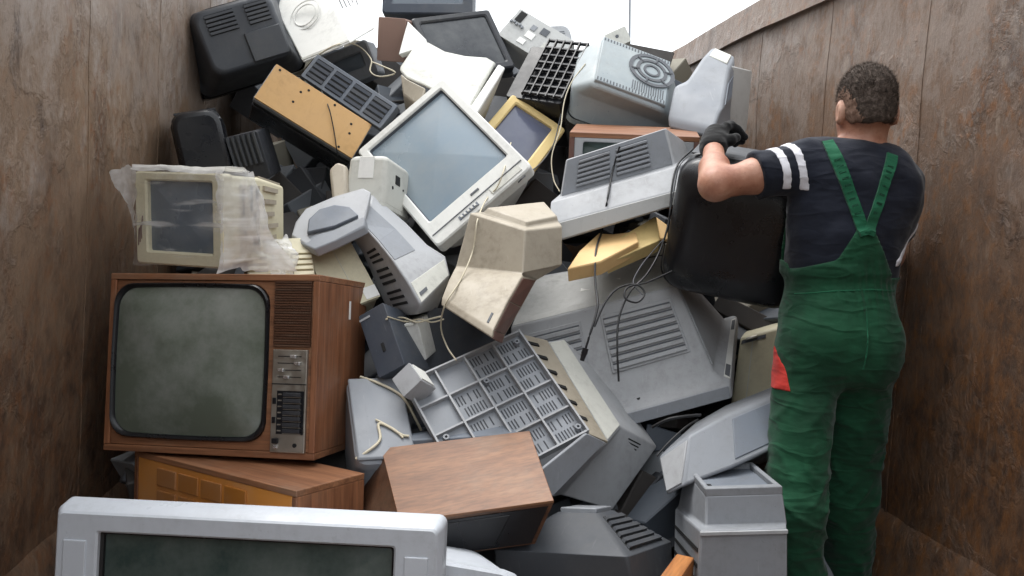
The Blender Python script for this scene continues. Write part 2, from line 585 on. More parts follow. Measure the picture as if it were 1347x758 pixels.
def face(secs, k, side):
    def C(i, sx, sz):
        y, w, h, cx, cz = secs[i][:5]
        return (cx + sx * w / 2, y, cz + sz * h / 2)
    y = (secs[0][0] + secs[-1][0]) / 2
    ctr = (secs[0][3], y, secs[0][4])
    if side == 'back':
        return Face(C(-1, -1, -1), C(-1, 1, -1), C(-1, 1, 1), C(-1, -1, 1), ctr)
    if side == 'front':
        return Face(C(0, -1, -1), C(0, 1, -1), C(0, 1, 1), C(0, -1, 1), ctr)
    a, b = {'T': ((-1, 1), (1, 1)), 'B': ((-1, -1), (1, -1)), 'L': ((-1, -1), (-1, 1)), 'R': ((1, -1), (1, 1))}[side]
    return Face(C(k, *a), C(k, *b), C(k + 1, *b), C(k + 1, *a), ctr)
def plate(root, fc, u0, u1, v0, v1, name, mat, th=.004, sink=.004, bevel=0, skew=0):
    P = [fc.p(u, v, o_) for o_ in (-sink, th) for u, v in ((u0, v0), (u1, v0 + skew), (u1, v1 + skew), (u0, v1))]
    return MB().hexa(P).build(name, mat, root, 0 if not bevel else 35, bevel)
def vents(root, fc, u0, u1, v0, v1, n, mat='vent_grey', back='vent_black', along='u', th=.006, gap=.45, name='vent_slat'):
    plate(root, fc, u0, u1, v0, v1, 'vent_recess', back, .0012, .003)
    for i in range(n):
        a, b = (i + gap / 2) / n, (i + 1 - gap / 2) / n
        if along == 'u':
            plate(root, fc, u0, u1, v0 + (v1 - v0) * a, v0 + (v1 - v0) * b, name, mat, th)
        else:
            plate(root, fc, u0 + (u1 - u0) * a, u0 + (u1 - u0) * b, v0, v1, name, mat, th)
def grooves(root, fc, u0, u1, v0, v1, n, mat, along='u', th=.0015, duty=.4, name='vent_slot'):
    """narrow dark slots cut in a face"""
    for i in range(n):
        a, b = (i + .5 - duty / 2) / n, (i + .5 + duty / 2) / n
        if along == 'u':
            plate(root, fc, u0, u1, v0 + (v1 - v0) * a, v0 + (v1 - v0) * b, name, mat, th)
        else:
            plate(root, fc, u0 + (u1 - u0) * a, u0 + (u1 - u0) * b, v0, v1, name, mat, th)
def disc(root, fc, u, v, r, name, mat, th=.004, r_in=0, n=28, sink=.003):
    c = fc.p(u, v)
    a = (fc.p(min(1, u + .05), v) - c).normalized()
    b = fc.n.cross(a)
    def ring(rad, o_):
        return [tuple(c + fc.n * o_ + rad * (math.cos(t) * a + math.sin(t) * b)) for t in [2 * math.pi * k / n for k in range(n)]]
    m = MB()
    if r_in:
        m.loft([ring(r, -sink), ring(r, th), ring(r_in, th), ring(r_in, -sink)], False, False)
    else:
        m.loft([ring(r, -sink), ring(r, th)])
    return m.build(name, mat, root, 35)
def smoothpts(P, k=6):
    P = [Vector(p) for p in P]
    Q = [P[0] * 2 - P[1]] + P + [P[-1] * 2 - P[-2]]
    out = []
    for i in range(1, len(Q) - 2):
        a, b, c, d = Q[i - 1], Q[i], Q[i + 1], Q[i + 2]
        for j in range(k):
            t = j / k
            out.append(.5 * ((2 * b) + (c - a) * t + (2 * a - 5 * b + 4 * c - d) * t * t + (3 * b - a - 3 * c + d) * t ** 3))
    out.append(P[-1])
    return out
def cable(label, P, r, mat, plug=None):
    m = MB().tube(smoothpts(P), r)
    o_ = m.build('cable', mat, None, 60)
    tag(o_, label, 'cable', 'loose cables over the heap')
    if plug:
        a, b = Vector(P[-2]), Vector(P[-1])
        d = (b - a).normalized()
        MB().tube([b - d * .004, b + d * .012, b + d * .014, b + d * .035], r * 2.6, 8, [1, 1.05, .9, .7]).build('plug', plug, o_, 40)
    return o_

# poses of the things: rotation rows, position, sections (depth, width, height, shift x, shift z)
POSES = {
    'amber_tv': ([[0.7663, 0.6416, 0.0332], [-0.6425, 0.765, 0.0443], [0.003, -0.0553, 0.9985]], [-0.588, 2.266, 0.514], [[0.0, 0.688, 0.332, 0.0, 0.0], [0.237, 0.684, 0.319, 0.0, 0.0]]),
    'wood_tv': ([[0.9593, 0.2803, 0.033], [-0.2823, 0.9517, 0.121], [0.0025, -0.1254, 0.9921]], [-0.608, 2.411, 0.942], [[0.0, 0.644, 0.487, 0.0, 0.0], [0.354, 0.622, 0.532, 0.0, 0.0]]),
    'vent_grey': ([[0.9181, -0.0371, 0.3947], [0.3005, -0.5843, -0.7539], [0.2586, 0.8107, -0.5253]], [0.596, 3.043, 1.458], [[0.0, 0.537, 0.427, 0.0, 0.0], [0.141, 0.502, 0.355, 0.0, 0.0], [0.276, 0.393, 0.262, 0.0, 0.0]]),
    'front_tv': ([[0.9868, 0.1556, 0.0457], [-0.1595, 0.9823, 0.0981], [-0.0297, -0.1041, 0.9941]], [-0.381, 1.686, 0.474], [[0.0, 0.811, 0.507, 0.0, 0.0], [0.059, 0.802, 0.528, 0.0, 0.0]]),
    'yellow_monitor': ([[0.5144, -0.2465, -0.8214], [0.5906, 0.7963, 0.1308], [0.6218, -0.5524, 0.5552]], [0.377, 3.277, 1.694], [[0.0, 0.327, 0.257, 0.0, 0.0]]),
    'white_tv': ([[0.7601, 0.4082, -0.5055], [-0.0173, 0.7904, 0.6123], [0.6496, -0.4567, 0.6079]], [0.054, 3.034, 1.576], [[0.0, 0.426, 0.583, 0.0, 0.0], [0.05, 0.427, 0.581, 0.0, 0.0]]),
    'round_label_tv': ([[0.9452, 0.2082, -0.2513], [-0.0083, -0.7544, -0.6563], [-0.3263, 0.6225, -0.7114]], [0.782, 3.453, 1.818], [[0.0, 0.382, 0.372, 0.0, 0.0], [0.121, 0.437, 0.284, 0.0, 0.0], [0.2, 0.327, 0.321, 0.0, 0.0]]),
    'carried_tv': ([[0.9035, 0.4234, 0.0662], [-0.383, 0.8671, -0.3185], [-0.1922, 0.2624, 0.9456]], [0.951, 2.464, 1.305], [[0.0, 0.381, 0.393, 0.0, 0.0], [0.358, 0.277, 0.469, 0.0, 0.0]]),
    'dark_top_left': ([[-0.9121, 0.2381, -0.3337], [-0.2096, -0.9705, -0.1196], [-0.3523, -0.0391, 0.9351]], [-0.807, 3.852, 2.123], [[0.0, 0.476, 0.355, 0.0, 0.0], [0.08, 0.426, 0.343, 0.0, 0.0], [0.301, 0.325, 0.257, 0.0, 0.0]]),
    'grey_rail': ([[0.7394, 0.2965, 0.6044], [-0.4249, 0.9019, 0.0774], [-0.5222, -0.314, 0.7929]], [-0.299, 3.391, 1.867], [[0.0, 0.437, 0.112, 0.0, 0.0], [0.05, 0.422, 0.115, 0.0, 0.0]]),
    'black_ribbed': ([[0.9681, 0.0244, -0.2494], [-0.0675, 0.9839, -0.1656], [0.2414, 0.1771, 0.9541]], [-0.637, 3.138, 1.579], [[0.0, 0.119, 0.175, 0.0, 0.0], [0.2, 0.119, 0.176, 0.0, 0.0]]),
    'black_left': ([[0.9654, -0.1881, -0.1807], [0.1768, 0.9812, -0.0772], [0.1919, 0.0426, 0.9805]], [-0.786, 3.093, 1.605], [[0.0, 0.163, 0.264, 0.0, 0.0], [0.296, 0.166, 0.27, 0.0, 0.0]]),
    'dark_top': ([[0.9899, 0.1358, 0.0421], [-0.1412, 0.9731, 0.1819], [-0.0163, -0.186, 0.9824]], [0.021, 4.114, 2.504], [[0.0, 0.432, 0.321, 0.0, 0.0], [0.2, 0.433, 0.321, 0.0, 0.0]]),
    'brown_box': ([[0.9849, 0.1631, 0.058], [-0.1494, 0.9701, -0.191], [-0.0874, 0.1795, 0.9799]], [-0.137, 3.623, 2.118], [[0.0, 0.117, 0.178, 0.0, 0.0], [0.2, 0.117, 0.179, 0.0, 0.0]]),
    'chassis': ([[0.7361, 0.2162, 0.6414], [-0.4042, 0.9005, 0.1604], [-0.5429, -0.3773, 0.7502]], [0.492, 3.74, 2.168], [[0.0, 0.306, 0.164, 0.0, 0.0], [0.2, 0.306, 0.165, 0.0, 0.0]]),
    'dark_panel': ([[0.9264, -0.1799, -0.3309], [0.3129, 0.8565, 0.4104], [0.2096, -0.4837, 0.8498]], [0.173, 3.723, 2.137], [[0.0, 0.375, 0.327, 0.0, 0.0], [0.079, 0.4, 0.342, 0.0, 0.0]]),
    'black_lattice': ([[0.8675, 0.2688, 0.4186], [-0.4619, 0.7475, 0.4773], [-0.1847, -0.6074, 0.7726]], [0.491, 3.418, 1.95], [[0.0, 0.241, 0.302, 0.0, 0.0], [0.25, 0.241, 0.302, 0.0, 0.0]]),
    'beige_vents': ([[0.9673, -0.1818, -0.177], [0.2521, 0.7669, 0.5901], [0.0284, -0.6155, 0.7877]], [-0.45, 2.659, 1.224], [[0.0, 0.2, 0.172, 0.0, 0.0], [0.2, 0.201, 0.172, 0.0, 0.0]]),
    'cream_shell': ([[0.8882, -0.1184, -0.444], [0.3458, 0.8084, 0.4764], [0.3025, -0.5767, 0.7589]], [-0.262, 2.7, 1.174], [[0.0, 0.15, 0.235, 0.0, 0.0], [0.2, 0.125, 0.183, 0.0, 0.0]]),
    'dark_slab': ([[0.8211, 0.4789, -0.3105], [-0.3114, 0.8318, 0.4594], [0.4783, -0.2805, 0.8322]], [-0.135, 2.521, 0.989], [[0.0, 0.095, 0.211, 0.0, 0.0], [0.16, 0.095, 0.212, 0.0, 0.0]]),
    'small_box': ([[0.7183, 0.5241, -0.4576], [-0.0838, 0.7181, 0.6909], [0.6907, -0.4579, 0.5597]], [-0.057, 2.386, 0.892], [[0.0, 0.071, 0.076, 0.0, 0.0], [0.08, 0.072, 0.076, 0.0, 0.0]]),
    'white_slab': ([[0.9143, 0.3265, -0.2397], [-0.3477, 0.9362, -0.051], [0.2078, 0.13, 0.9695]], [-0.052, 2.607, 0.967], [[0.0, 0.086, 0.124, 0.0, 0.0], [0.16, 0.086, 0.124, 0.0, 0.0]]),
    'dark_mid': ([[0.8842, -0.4575, 0.0941], [0.4406, 0.8839, 0.157], [-0.155, -0.0973, 0.9831]], [0.13, 2.736, 0.938], [[0.0, 0.306, 0.226, 0.0, 0.0], [0.2, 0.306, 0.227, 0.0, 0.0]]),
    'tan_tv': ([[0.8424, -0.3057, 0.4437], [0.1393, 0.9191, 0.3687], [-0.5205, -0.2488, 0.8168]], [-0.414, 3.265, 1.766], [[0.0, 0.419, 0.17, 0.0, 0.0], [0.2, 0.386, 0.171, 0.0, 0.0]]),
    'grey_left_mid': ([[0.9794, -0.1316, -0.153], [0.2002, 0.536, 0.8201], [-0.0259, -0.8339, 0.5514]], [-0.133, 2.396, 0.779], [[0.0, 0.167, 0.329, 0.0, 0.0], [0.2, 0.167, 0.329, 0.0, 0.0]]),
    'legs_grey': ([[0.9923, -0.0912, -0.0834], [0.1063, 0.9743, 0.1985], [0.0632, -0.2058, 0.9766]], [1.151, 2.343, 0.311], [[0.0, 0.147, 0.223, 0.0, 0.0], [0.2, 0.147, 0.224, 0.0, 0.0]]),
    'pyramid': ([[0.8598, 0.0303, -0.5098], [-0.4988, 0.2638, -0.8256], [0.1095, 0.9641, 0.2419]], [0.414, 2.091, 0.372], [[0.0, 0.373, 0.363, 0.0, 0.0], [0.121, 0.353, 0.408, 0.0, 0.0], [0.208, 0.114, 0.139, 0.0, 0.0]]),
    'brown_cabinet': ([[0.9677, 0.2522, 0.0002], [-0.2458, 0.9434, -0.2227], [-0.0563, 0.2155, 0.9749]], [0.732, 2.938, 1.527], [[0.0, 0.454, 0.259, 0.0, 0.0], [0.3, 0.457, 0.26, 0.0, 0.0]]),
    'silver_tail': ([[0.9788, 0.0879, 0.1852], [-0.1193, 0.9788, 0.1663], [-0.1667, -0.1848, 0.9685]], [0.024, 1.733, 0.502], [[0.0, 0.368, 0.218, 0.0, 0.0], [0.309, 0.209, 0.18, 0.0, 0.0]]),
    'grey_under_white': ([[0.9107, 0.2331, -0.341], [-0.2648, 0.963, -0.049], [0.317, 0.135, 0.9388]], [-0.347, 3.817, 2.038], [[0.0, 0.261, 0.161, 0.0, 0.0], [0.14, 0.261, 0.161, 0.0, 0.0]]),
    'back_lump': ([[0.9692, -0.1489, -0.1963], [0.2045, 0.9305, 0.3038], [0.1374, -0.3346, 0.9323]], [0.627, 4.034, 2.247], [[0.0, 0.164, 0.111, 0.0, 0.0], [0.2, 0.164, 0.111, 0.0, 0.0]]),
    'white_scrap': ([[0.8864, 0.3531, -0.2994], [-0.2739, 0.9214, 0.2758], [0.3733, -0.1625, 0.9134]], [0.876, 3.802, 2.189], [[0.0, 0.102, 0.08, 0.0, 0.0], [0.06, 0.082, 0.065, 0.0, 0.0]]),
    'silver_monitor': ([[0.3267, -0.7418, -0.5856], [-0.7772, 0.1417, -0.6131], [0.5378, 0.6554, -0.5302]], [0.123, 2.698, 1.208], [[0.0, 0.31, 0.298, 0.0, 0.0], [0.067, 0.386, 0.336, 0.0, 0.0], [0.341, 0.189, 0.217, 0.0, 0.0]]),
    'wrapped_monitor': ([[0.9202, 0.3909, 0.0225], [-0.389, 0.9192, -0.0607], [-0.0444, 0.0471, 0.9979]], [-0.712, 2.513, 1.349], [[0.0, 0.299, 0.271, 0.0, 0.0], [0.354, 0.286, 0.185, 0.0, 0.0]]),
    'orange_edge': ([[0.8475, 0.5297, 0.0341], [-0.5289, 0.8482, -0.0286], [-0.0441, 0.0062, 0.999]], [0.539, 1.833, 0.45], [[0.0, 0.044, 0.12, 0.0, 0.0], [0.2, 0.043, 0.12, 0.0, 0.0]]),
    'small_white_back': ([[0.9394, 0.0729, -0.3351], [-0.3428, 0.1714, -0.9236], [-0.0099, 0.9825, 0.186]], [-0.169, 2.977, 1.371], [[0.0, 0.139, 0.285, 0.0, 0.0], [0.185, 0.134, 0.238, 0.0, 0.0]]),
}

# ------------------------------------------------------------------ the place: yard ground and the steel container
gm = MB().add([(-400, -400, -.18), (400, -400, -.18), (400, 400, -.18), (-400, 400, -.18)], [(0, 1, 2, 3)])
tag(gm.build('ground', 'yard_concrete', None, 0), kind='structure')

XL, XR = -0.98, 1.43          # inner faces of the two side walls at eye height
Y0, Y1 = -0.7, 5.6
LEAN = 0.055                  # the container stands a little out of plumb
def wall_x(side, y, z):
    """x of the inner wall surface: leaning, dented sheet"""
    base = (XL if side < 0 else XR) + LEAN * (z - 1.3)
    p = Vector((y * 1.3, z * 1.1, side * 7.0))
    d = .022 * noise.noise(p * .7) + .009 * noise.noise(p * 2.1) + .005 * noise.noise(p * 5.0) + .002 * noise.noise(p * 12)
    return base + d
def wall_top(side, y):
    return (2.27 + .05 * max(0, y - 2.6)) if side > 0 else 2.85
cont = empty('waste_container', Matrix.Identity(4), 'open rusty steel waste container holding the heap of old televisions and monitors', 'container')
def strip(side, ya, yb, za, zb, nyy, nzz, name, mat, proud=0.0, thick=.012, top=None):
    m = MB()
    def P(i, j, o_):
        y = ya + (yb - ya) * i / nyy
        zt = zb if top is None else wall_top(side, y) + top
        z = za + (zt - za) * j / nzz
        return (wall_x(side, y, z) - side * (proud - o_), y, z)
    for o_ in (0, thick):
        vs = [P(i, j, o_) for i in range(nyy + 1) for j in range(nzz + 1)]
        fs = [(i * (nzz + 1) + j, (i + 1) * (nzz + 1) + j, (i + 1) * (nzz + 1) + j + 1, i * (nzz + 1) + j + 1) for i in range(nyy) for j in range(nzz)]
        m.add(vs, fs)
    n1 = (nyy + 1) * (nzz + 1)
    ed = [i * (nzz + 1) for i in range(nyy + 1)] + [nyy * (nzz + 1) + j for j in range(1, nzz + 1)] + [i * (nzz + 1) + nzz for i in range(nyy - 1, -1, -1)] + [j for j in range(nzz - 1, 0, -1)]
    m.f += [(ed[k], ed[(k + 1) % len(ed)], ed[(k + 1) % len(ed)] + n1, ed[k] + n1) for k in range(len(ed))]
    return m.build(name, mat, cont, 40)
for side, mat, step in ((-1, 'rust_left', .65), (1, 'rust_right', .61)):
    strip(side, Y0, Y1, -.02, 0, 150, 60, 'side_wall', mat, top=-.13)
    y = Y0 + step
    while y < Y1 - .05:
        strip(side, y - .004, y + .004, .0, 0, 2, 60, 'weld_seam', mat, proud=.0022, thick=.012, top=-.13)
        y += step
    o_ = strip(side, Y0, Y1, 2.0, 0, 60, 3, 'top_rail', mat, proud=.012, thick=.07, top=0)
    # top rail: cut to the rail's height
    me = o_.data
    for v in me.vertices:
        zt = wall_top(side, v.co.y)
        f = (v.co.z - 2.0) / (zt - 2.0)
        v.co.z = zt - .135 + .135 * f
        v.co.x = v.co.x
    # bottom corner fillet
    m = MB()
    rows = []
    for i in range(41):
        y = Y0 + (Y1 - Y0) * i / 40
        xb = wall_x(side, y, .22)
        xb = wall_x(side, y, .5)
        b1 = .012 * noise.noise(Vector((y * 2, 1, side)))
        rows.append([(xb + side * .01, y, .49), (xb - side * .008, y, .46), (xb - side * (.035 + b1), y, .33 + b1), (xb - side * (.075 - b1), y, .17), (xb - side * .11, y, .05), (xb - side * .16, y, .004)])
    m.loft(rows, False, False, closed=False)
    m.build('corner_fillet', mat, cont, 40)
m = MB()
NX, NY = 24, 50
vs = [(XL - .2 + (XR - XL + .4) * i / NX, Y0 + (Y1 - Y0) * j / NY, .012 * noise.noise(Vector((i * .5, j * .5, 3)))) for i in range(NX + 1) for j in range(NY + 1)]
fs = [(i * (NY + 1) + j, (i + 1) * (NY + 1) + j, (i + 1) * (NY + 1) + j + 1, i * (NY + 1) + j + 1) for i in range(NX) for j in range(NY)]
m.add(vs, fs)
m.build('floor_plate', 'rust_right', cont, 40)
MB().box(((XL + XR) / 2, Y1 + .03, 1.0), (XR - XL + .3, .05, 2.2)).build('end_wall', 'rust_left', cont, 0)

# unseen block added behind the camera to shape reflections and cut front light
refl_block = empty('added_reflection_block', Matrix.Translation((-1.5, -11.0, -.18)), 'grey storage shed across the yard behind the camera', 'building')  # added unseen block for reflections and less front light, not a real shed
MB().box((0, -2.5, 2.3), (16, 5, 4.6)).build('wall', 'mid_grey_plastic', refl_block, 0)
MB().box((0, -2.3, 4.68), (16.6, 5.6, .16)).build('block_top', 'dark_grey_plastic', refl_block, 0)
for k in range(3):
    MB().box((-5.2 + 5.2 * k, .02, 1.75), (3.4, .08, 3.5)).build('block_panel', 'dark_blue_plastic', refl_block, 0, .01)

# a slim mast out in the yard
mast = empty('mast', Matrix.Translation((3.55, 14.5, -.18)), 'slender grey mast rising in the yard behind the heap', 'mast')
MB().tube([(0, 0, 0), (0, 0, .3), (0, 0, 9.5)], .022, 10, [1.6, 1, .8]).build('pole', 'mid_grey_plastic', mast)
MB().box((0, 0, .015), (.26, .26, .03)).build('base_plate', 'dark_grey_plastic', mast, 0, .004)

# ------------------------------------------------------------------ things in the heap
def place(key):
    Rm, t, secs = POSES[key]
    M = Matrix(((Rm[0][0], Rm[0][1], Rm[0][2], t[0]), (Rm[1][0], Rm[1][1], Rm[1][2], t[1]), (Rm[2][0], Rm[2][1], Rm[2][2], t[2]), (0, 0, 0, 1)))
    return M, [list(s_) for s_ in secs]
GRP = 'discarded screens and sets in the heap'
def crt(key, name, label, cat, mat, r=.03, bevel=.006, bezel=None, scr='slate_screen', lip=.03, margin=.045, secs=None, back_round=True, n=4):
    M, S = place(key)
    if secs is not None:
        S = secs(S)
    root = empty(name, M, label, cat, GRP)
    y0, w, h, cx, cz = S[0][:5]
    fm, iw, ih, fx, fz = frame(w, h, margin, margin, margin, margin * 1.2, lip, .012, r=r * .8, ri=.012)
    fm.build('bezel', bezel or mat, root, 35)
    screen(iw, ih, fx, fz, .011, .006).build('screen', scr, root, 60)
    body = [[y0 + lip - .004, w * .985, h * .985, cx, cz]] + [list(s_) for s_ in S[1:]]
    if back_round:
        L = list(body[-1])
        a = list(L); a[0] = L[0] - .012
        b = list(L); b[1] -= .022; b[2] -= .022
        body[-1] = a
        body.append(b)
    shell(body, r, n).build('casing', mat, root, 32, bevel)
    return root, S
def boxy(key, name, label, cat, mat, r=.012, bevel=.004, part='casing', secs=None):
    M, S = place(key)
    if secs is not None:
        S = secs(S)
    root = empty(name, M, label, cat, GRP)
    shell(S, r, 3).build(part, mat, root, 32, bevel)
    return root, S
def slab(pts, thick, name, mat, parent=None, bevel=.004, away=True):
    """a solid plate with its own outline, given by world points"""
    P = [Vector(p) for p in pts]
    n = (P[1] - P[0]).cross(P[2] - P[0]).normalized()
    if (n.y < 0) == away:
        n = -n
    c = sum(P, Vector()) / len(P)
    if parent is not None:
        Mi = parent.matrix_world.inverted()
        P = [Mi @ p for p in P]
        n = Mi.to_3x3() @ n
        c = Vector()
    m = MB()
    m.loft([[tuple(p - c) for p in P], [tuple(p + n * thick - c) for p in P]])
    o_ = m.build(name, mat, parent, 35, bevel)
    if parent is None:
        o_.location = c
    return o_

def poly(name, label, cat, mat, rings, bevel=.008, seg=3, part='casing', extra=None, group=GRP):
    """a housing lofted through four-cornered world rings (near-left, near-right, far-right, far-left)"""
    W = []
    for r_ in rings:
        r_ = [None if p is None else Vector(p) for p in r_]
        for i in range(4):
            if r_[i] is None:
                r_[i] = r_[(i + 1) % 4] + r_[(i + 3) % 4] - r_[(i + 2) % 4]
        W.append(r_)
    c = sum((p for r_ in W for p in r_), Vector()) / (4 * len(W))
    root = empty(name, Matrix.Translation(c), label, cat, group)
    L = [[p - c for p in r_] for r_ in W]
    MB().loft([[tuple(p) for p in r_] for r_ in L]).build(part, mat, root, 32, bevel, seg)
    return root, L
def pface(L, k, side):
    ctr = sum((p for r_ in L for p in r_), Vector()) / (4 * len(L))
    if side == 'top':
        a, b, c, d = L[-1]
    elif side == 'bottom':
        a, b, c, d = L[0]
    else:
        a, b = L[k][side], L[k][(side + 1) % 4]
        d, c = L[k + 1][side], L[k + 1][(side + 1) % 4]
    return Face(a, b, c, d, ctr)

# --- old wooden television, the largest thing on the left
M, S = place('wood_tv')
w, h = S[0][1], (S[0][2] + S[1][2]) / 2
dpt = .37
tv = empty('wooden_television', M, 'large old television in a brown wood cabinet with a rounded screen, by the left wall', 'television', GRP)
T = .018
MB().box((0, dpt / 2, h / 2 - T / 2), (w, dpt, T)).build('cabinet_top', 'walnut_across', tv, 0, .002)
MB().box((0, dpt / 2, -h / 2 + T / 2), (w, dpt, T)).build('cabinet_bottom', 'walnut_across', tv, 0, .002)
for sx in (-1, 1):
    MB().box((sx * (w / 2 - T / 2), dpt / 2, 0), (T, dpt, h - 2 * T - .001)).build('cabinet_side', 'walnut_upright', tv, 0, .002)
iw, ih = w - 2 * T - .001, h - 2 * T - .001
X = lambda u: -w / 2 + u * w
Z = lambda v: h / 2 - v * h
# front board with the screen opening
ow, oh = w * .742, h * .86
ocx, ocz = X(.398), Z(.487)
fb, a_, b_, c_, d_ = frame(iw, ih, ocx - ow / 2 + iw / 2, iw / 2 - ocx - ow / 2, ih / 2 - ocz - oh / 2, ocz - oh / 2 + ih / 2, .012, .012, r=.002, ri=.055, chamfer=.002, barrel=.0001)
for i, v in enumerate(fb.v):
    fb.v[i] = (v[0], v[1] + .006, v[2])
fb.build('front_board', 'walnut_across', tv, 35)
# black screen surround and bulging tube
m = MB()
O_ = lambda dw, y: rr(ow + dw, oh + dw, .055, ocx, ocz, 6, y, .02)
m.loft([O_(.006, .012), O_(.006, -.003), O_(.0, -.007), O_(-.012, -.004), O_(-.020, .004), O_(-.020, .02)], False, False)
m.build('screen_surround', 'black_plastic', tv, 40)
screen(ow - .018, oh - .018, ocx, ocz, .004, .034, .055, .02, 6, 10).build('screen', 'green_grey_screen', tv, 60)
# loudspeaker grille of thin upright wood slats
gx0, gx1, gz0, gz1 = X(.795), X(.965), Z(.395), Z(.035)
MB().box(((gx0 + gx1) / 2, .0045, (gz0 + gz1) / 2), (gx1 - gx0, .004, gz1 - gz0)).build('grille_backing', 'walnut_dark', tv, 0)
for i in range(26):
    z = gz0 + (gz1 - gz0) * (i + .5) / 26
    MB().box(((gx0 + gx1) / 2, .001, z), (gx1 - gx0, .006, (gz1 - gz0) / 26 * .62)).build('grille_slat', 'walnut_dark', tv, 0)
px0, px1, pz0, pz1 = X(.80), X(.958), Z(.965), Z(.41)
PW, PH = px1 - px0, pz1 - pz0
cp = MB().box(((px0 + px1) / 2, .001, (pz0 + pz1) / 2), (PW, .012, PH)).build('control_panel', 'brushed_metal', tv, 0, .002)
pX = lambda u: px0 + u * PW
pZ = lambda v: pz1 - v * PH
for i, kx in enumerate((.62, .74, .28, .44)):
    z = pZ(.065 + i * .067)
    MB().box((pX(.5), -.0055, z), (PW * .68, .002, .0022)).build('slider_slot', 'vent_black', cp, 0)
    MB().box((pX(kx), -.010, z), (PW * .17, .010, .009)).build('slider_knob', 'chrome', cp, 0, .002)
MB().box((pX(.5), -.0055, pZ(.335)), (PW, .002, .003)).build('panel_rib', 'vent_black', cp, 0)
MB().box((pX(.56), -.0055, pZ(.61)), (PW * .78, .002, PH * .42)).build('button_bank', 'black_plastic', cp, 0)
for i in range(7):
    z = pZ(.435 + i * .0585)
    MB().box((pX(.62), -.010, z), (PW * .5, .009, PH * .038)).build('channel_button', 'charcoal_plastic', cp, 0, .0015)
    MB().box((pX(.62), -.0070, z - PH * .027), (PW * .52, .004, PH * .006)).build('button_trim', 'brushed_metal', cp, 0)
    MB().box((pX(.26), -.0075, z), (PW * .1, .004, PH * .012)).build('tuning_mark', 'brushed_metal', cp, 0)
for v_ in (.5, .685):
    MB().box((pX(.1), -.0075, pZ(v_)), (PW * .09, .006, PH * .06)).build('rocker_switch', 'black_plastic', cp, 0, .001)
MB().box((pX(.17), -.0095, pZ(.885)), (PW * .17, .010, PH * .05)).build('power_button', 'black_plastic', cp, 0, .0015)
MB().box((pX(.17), -.0075, pZ(.94)), (PW * .13, .006, PH * .04)).build('power_frame', 'chrome', cp, 0, .001)
fcp = Face((px0, -.005, pz0), (px1, -.005, pz0), (px1, -.005, pz1), (px0, -.005, pz1), (0, .2, 0))
disc(cp, fcp, .72, .075, .006, 'headphone_socket', 'black_plastic', .002)
MB().box((w / 2 + .0005, dpt * .62, h * .32), (.002, .012, .055)).build('chipped_mark', 'sticker_white', tv, 0)
shell([(dpt - .012, iw, ih, 0, 0), (dpt + .02, iw * .96, ih * .94, 0, 0), (dpt + .12, iw * .62, ih * .6, 0, 0)], .03).build('back_cover', 'charcoal_plastic', tv, 32, .005)
# small foot left of the cabinet
MB().box((-w / 2 - .008, .12, .12), (.014, .02, .05)).build('side_latch', 'brushed_metal', tv, 0, .002)

# --- silver television in the foreground
M, S = place('front_tv')
w, h = S[0][1], .56
ft = empty('silver_television', M @ Matrix.Translation((0, 0, S[0][2] / 2 - h / 2 + .012)), 'silver framed television with a dark screen, nearest the camera at the bottom edge', 'television', GRP)
m, iw, ih, cx, cz = frame(w - .02, h - .016, .088, .088, .040, .10, .05, .03, r=.012, ri=.006, chamfer=.004)
m.build('bezel', 'silver_paint', ft, 35)
# sloping top and side rims
m = MB()
m.loft([rr(w - .02, h - .016, .012, 0, 0, 4, .004), rr(w - .004, h, .016, 0, .002, 4, .018), rr(w + .004, h + .012, .018, 0, .004, 4, .055), rr(w - .03, h - .03, .018, 0, 0, 4, .085)], False, False)
m.build('outer_rim', 'silver_paint', ft, 40)
m = MB(); m.loft([rr(iw + .004, ih + .004, .006, cx, cz, 4, .012), rr(iw - .012, ih - .012, .006, cx, cz, 4, .016), rr(iw - .014, ih - .014, .006, cx, cz, 4, .03)], False, False)
m.build('screen_mask', 'black_plastic', ft, 35)
screen(iw - .012, ih - .012, cx, cz, .024, .008, .006).build('screen', 'dark_teal_screen', ft, 60)
for sx in (-1, 1):
    MB().box((sx * (w / 2 - .052), -.0005, -.02), (.048, .006, h * .84)).build('speaker_strip', 'silver_paint', ft, 0, .002)
MB().box((0, -.001, -h / 2 + .04), (.10, .004, .014)).build('badge', 'mid_grey_plastic', ft, 0, .001)
shell([(.075, w * .95, h * .94, 0, 0), (.16, w * .86, h * .84, 0, 0), (.36, w * .5, h * .5, 0, -.02)], .05).build('casing', 'silver_paint', ft, 32, .008)

# --- amber fronted set under the wooden television
M, S = place('amber_tv')
w, h, dpt = S[0][1], S[0][2], S[1][0]
am = empty('amber_fronted_set', M, 'low wood cabinet set with an amber front panel of small squares, under the wooden television', 'television', GRP)
MB().box((0, dpt / 2, h / 2 - .008), (w, dpt, .016)).build('cabinet_top', 'walnut_across', am, 0, .002)
MB().box((0, dpt / 2, -h / 2 + .008), (w, dpt, .016)).build('cabinet_bottom', 'walnut_across', am, 0, .002)
for sx in (-1, 1):
    MB().box((sx * (w / 2 - .008), dpt / 2, 0), (.016, dpt, h - .033)).build('cabinet_side', 'walnut_upright', am, 0, .002)
MB().box((0, .012, 0), (w - .033, .02, h - .033)).build('front_panel', 'amber_panel', am, 0, .003)
for i in range(4):
    for j in range(4):
        MB().box((-w * .27 + i * w * .145, -.0005, h * .33 - j * h * .19), (w * .125, .006, h * .15)).build('amber_square', 'amber_dark', am, 0, .002)
MB().box((0, dpt + .006, 0), (w - .03, .012, h - .03)).build('back_board', 'brown_red', am, 0)

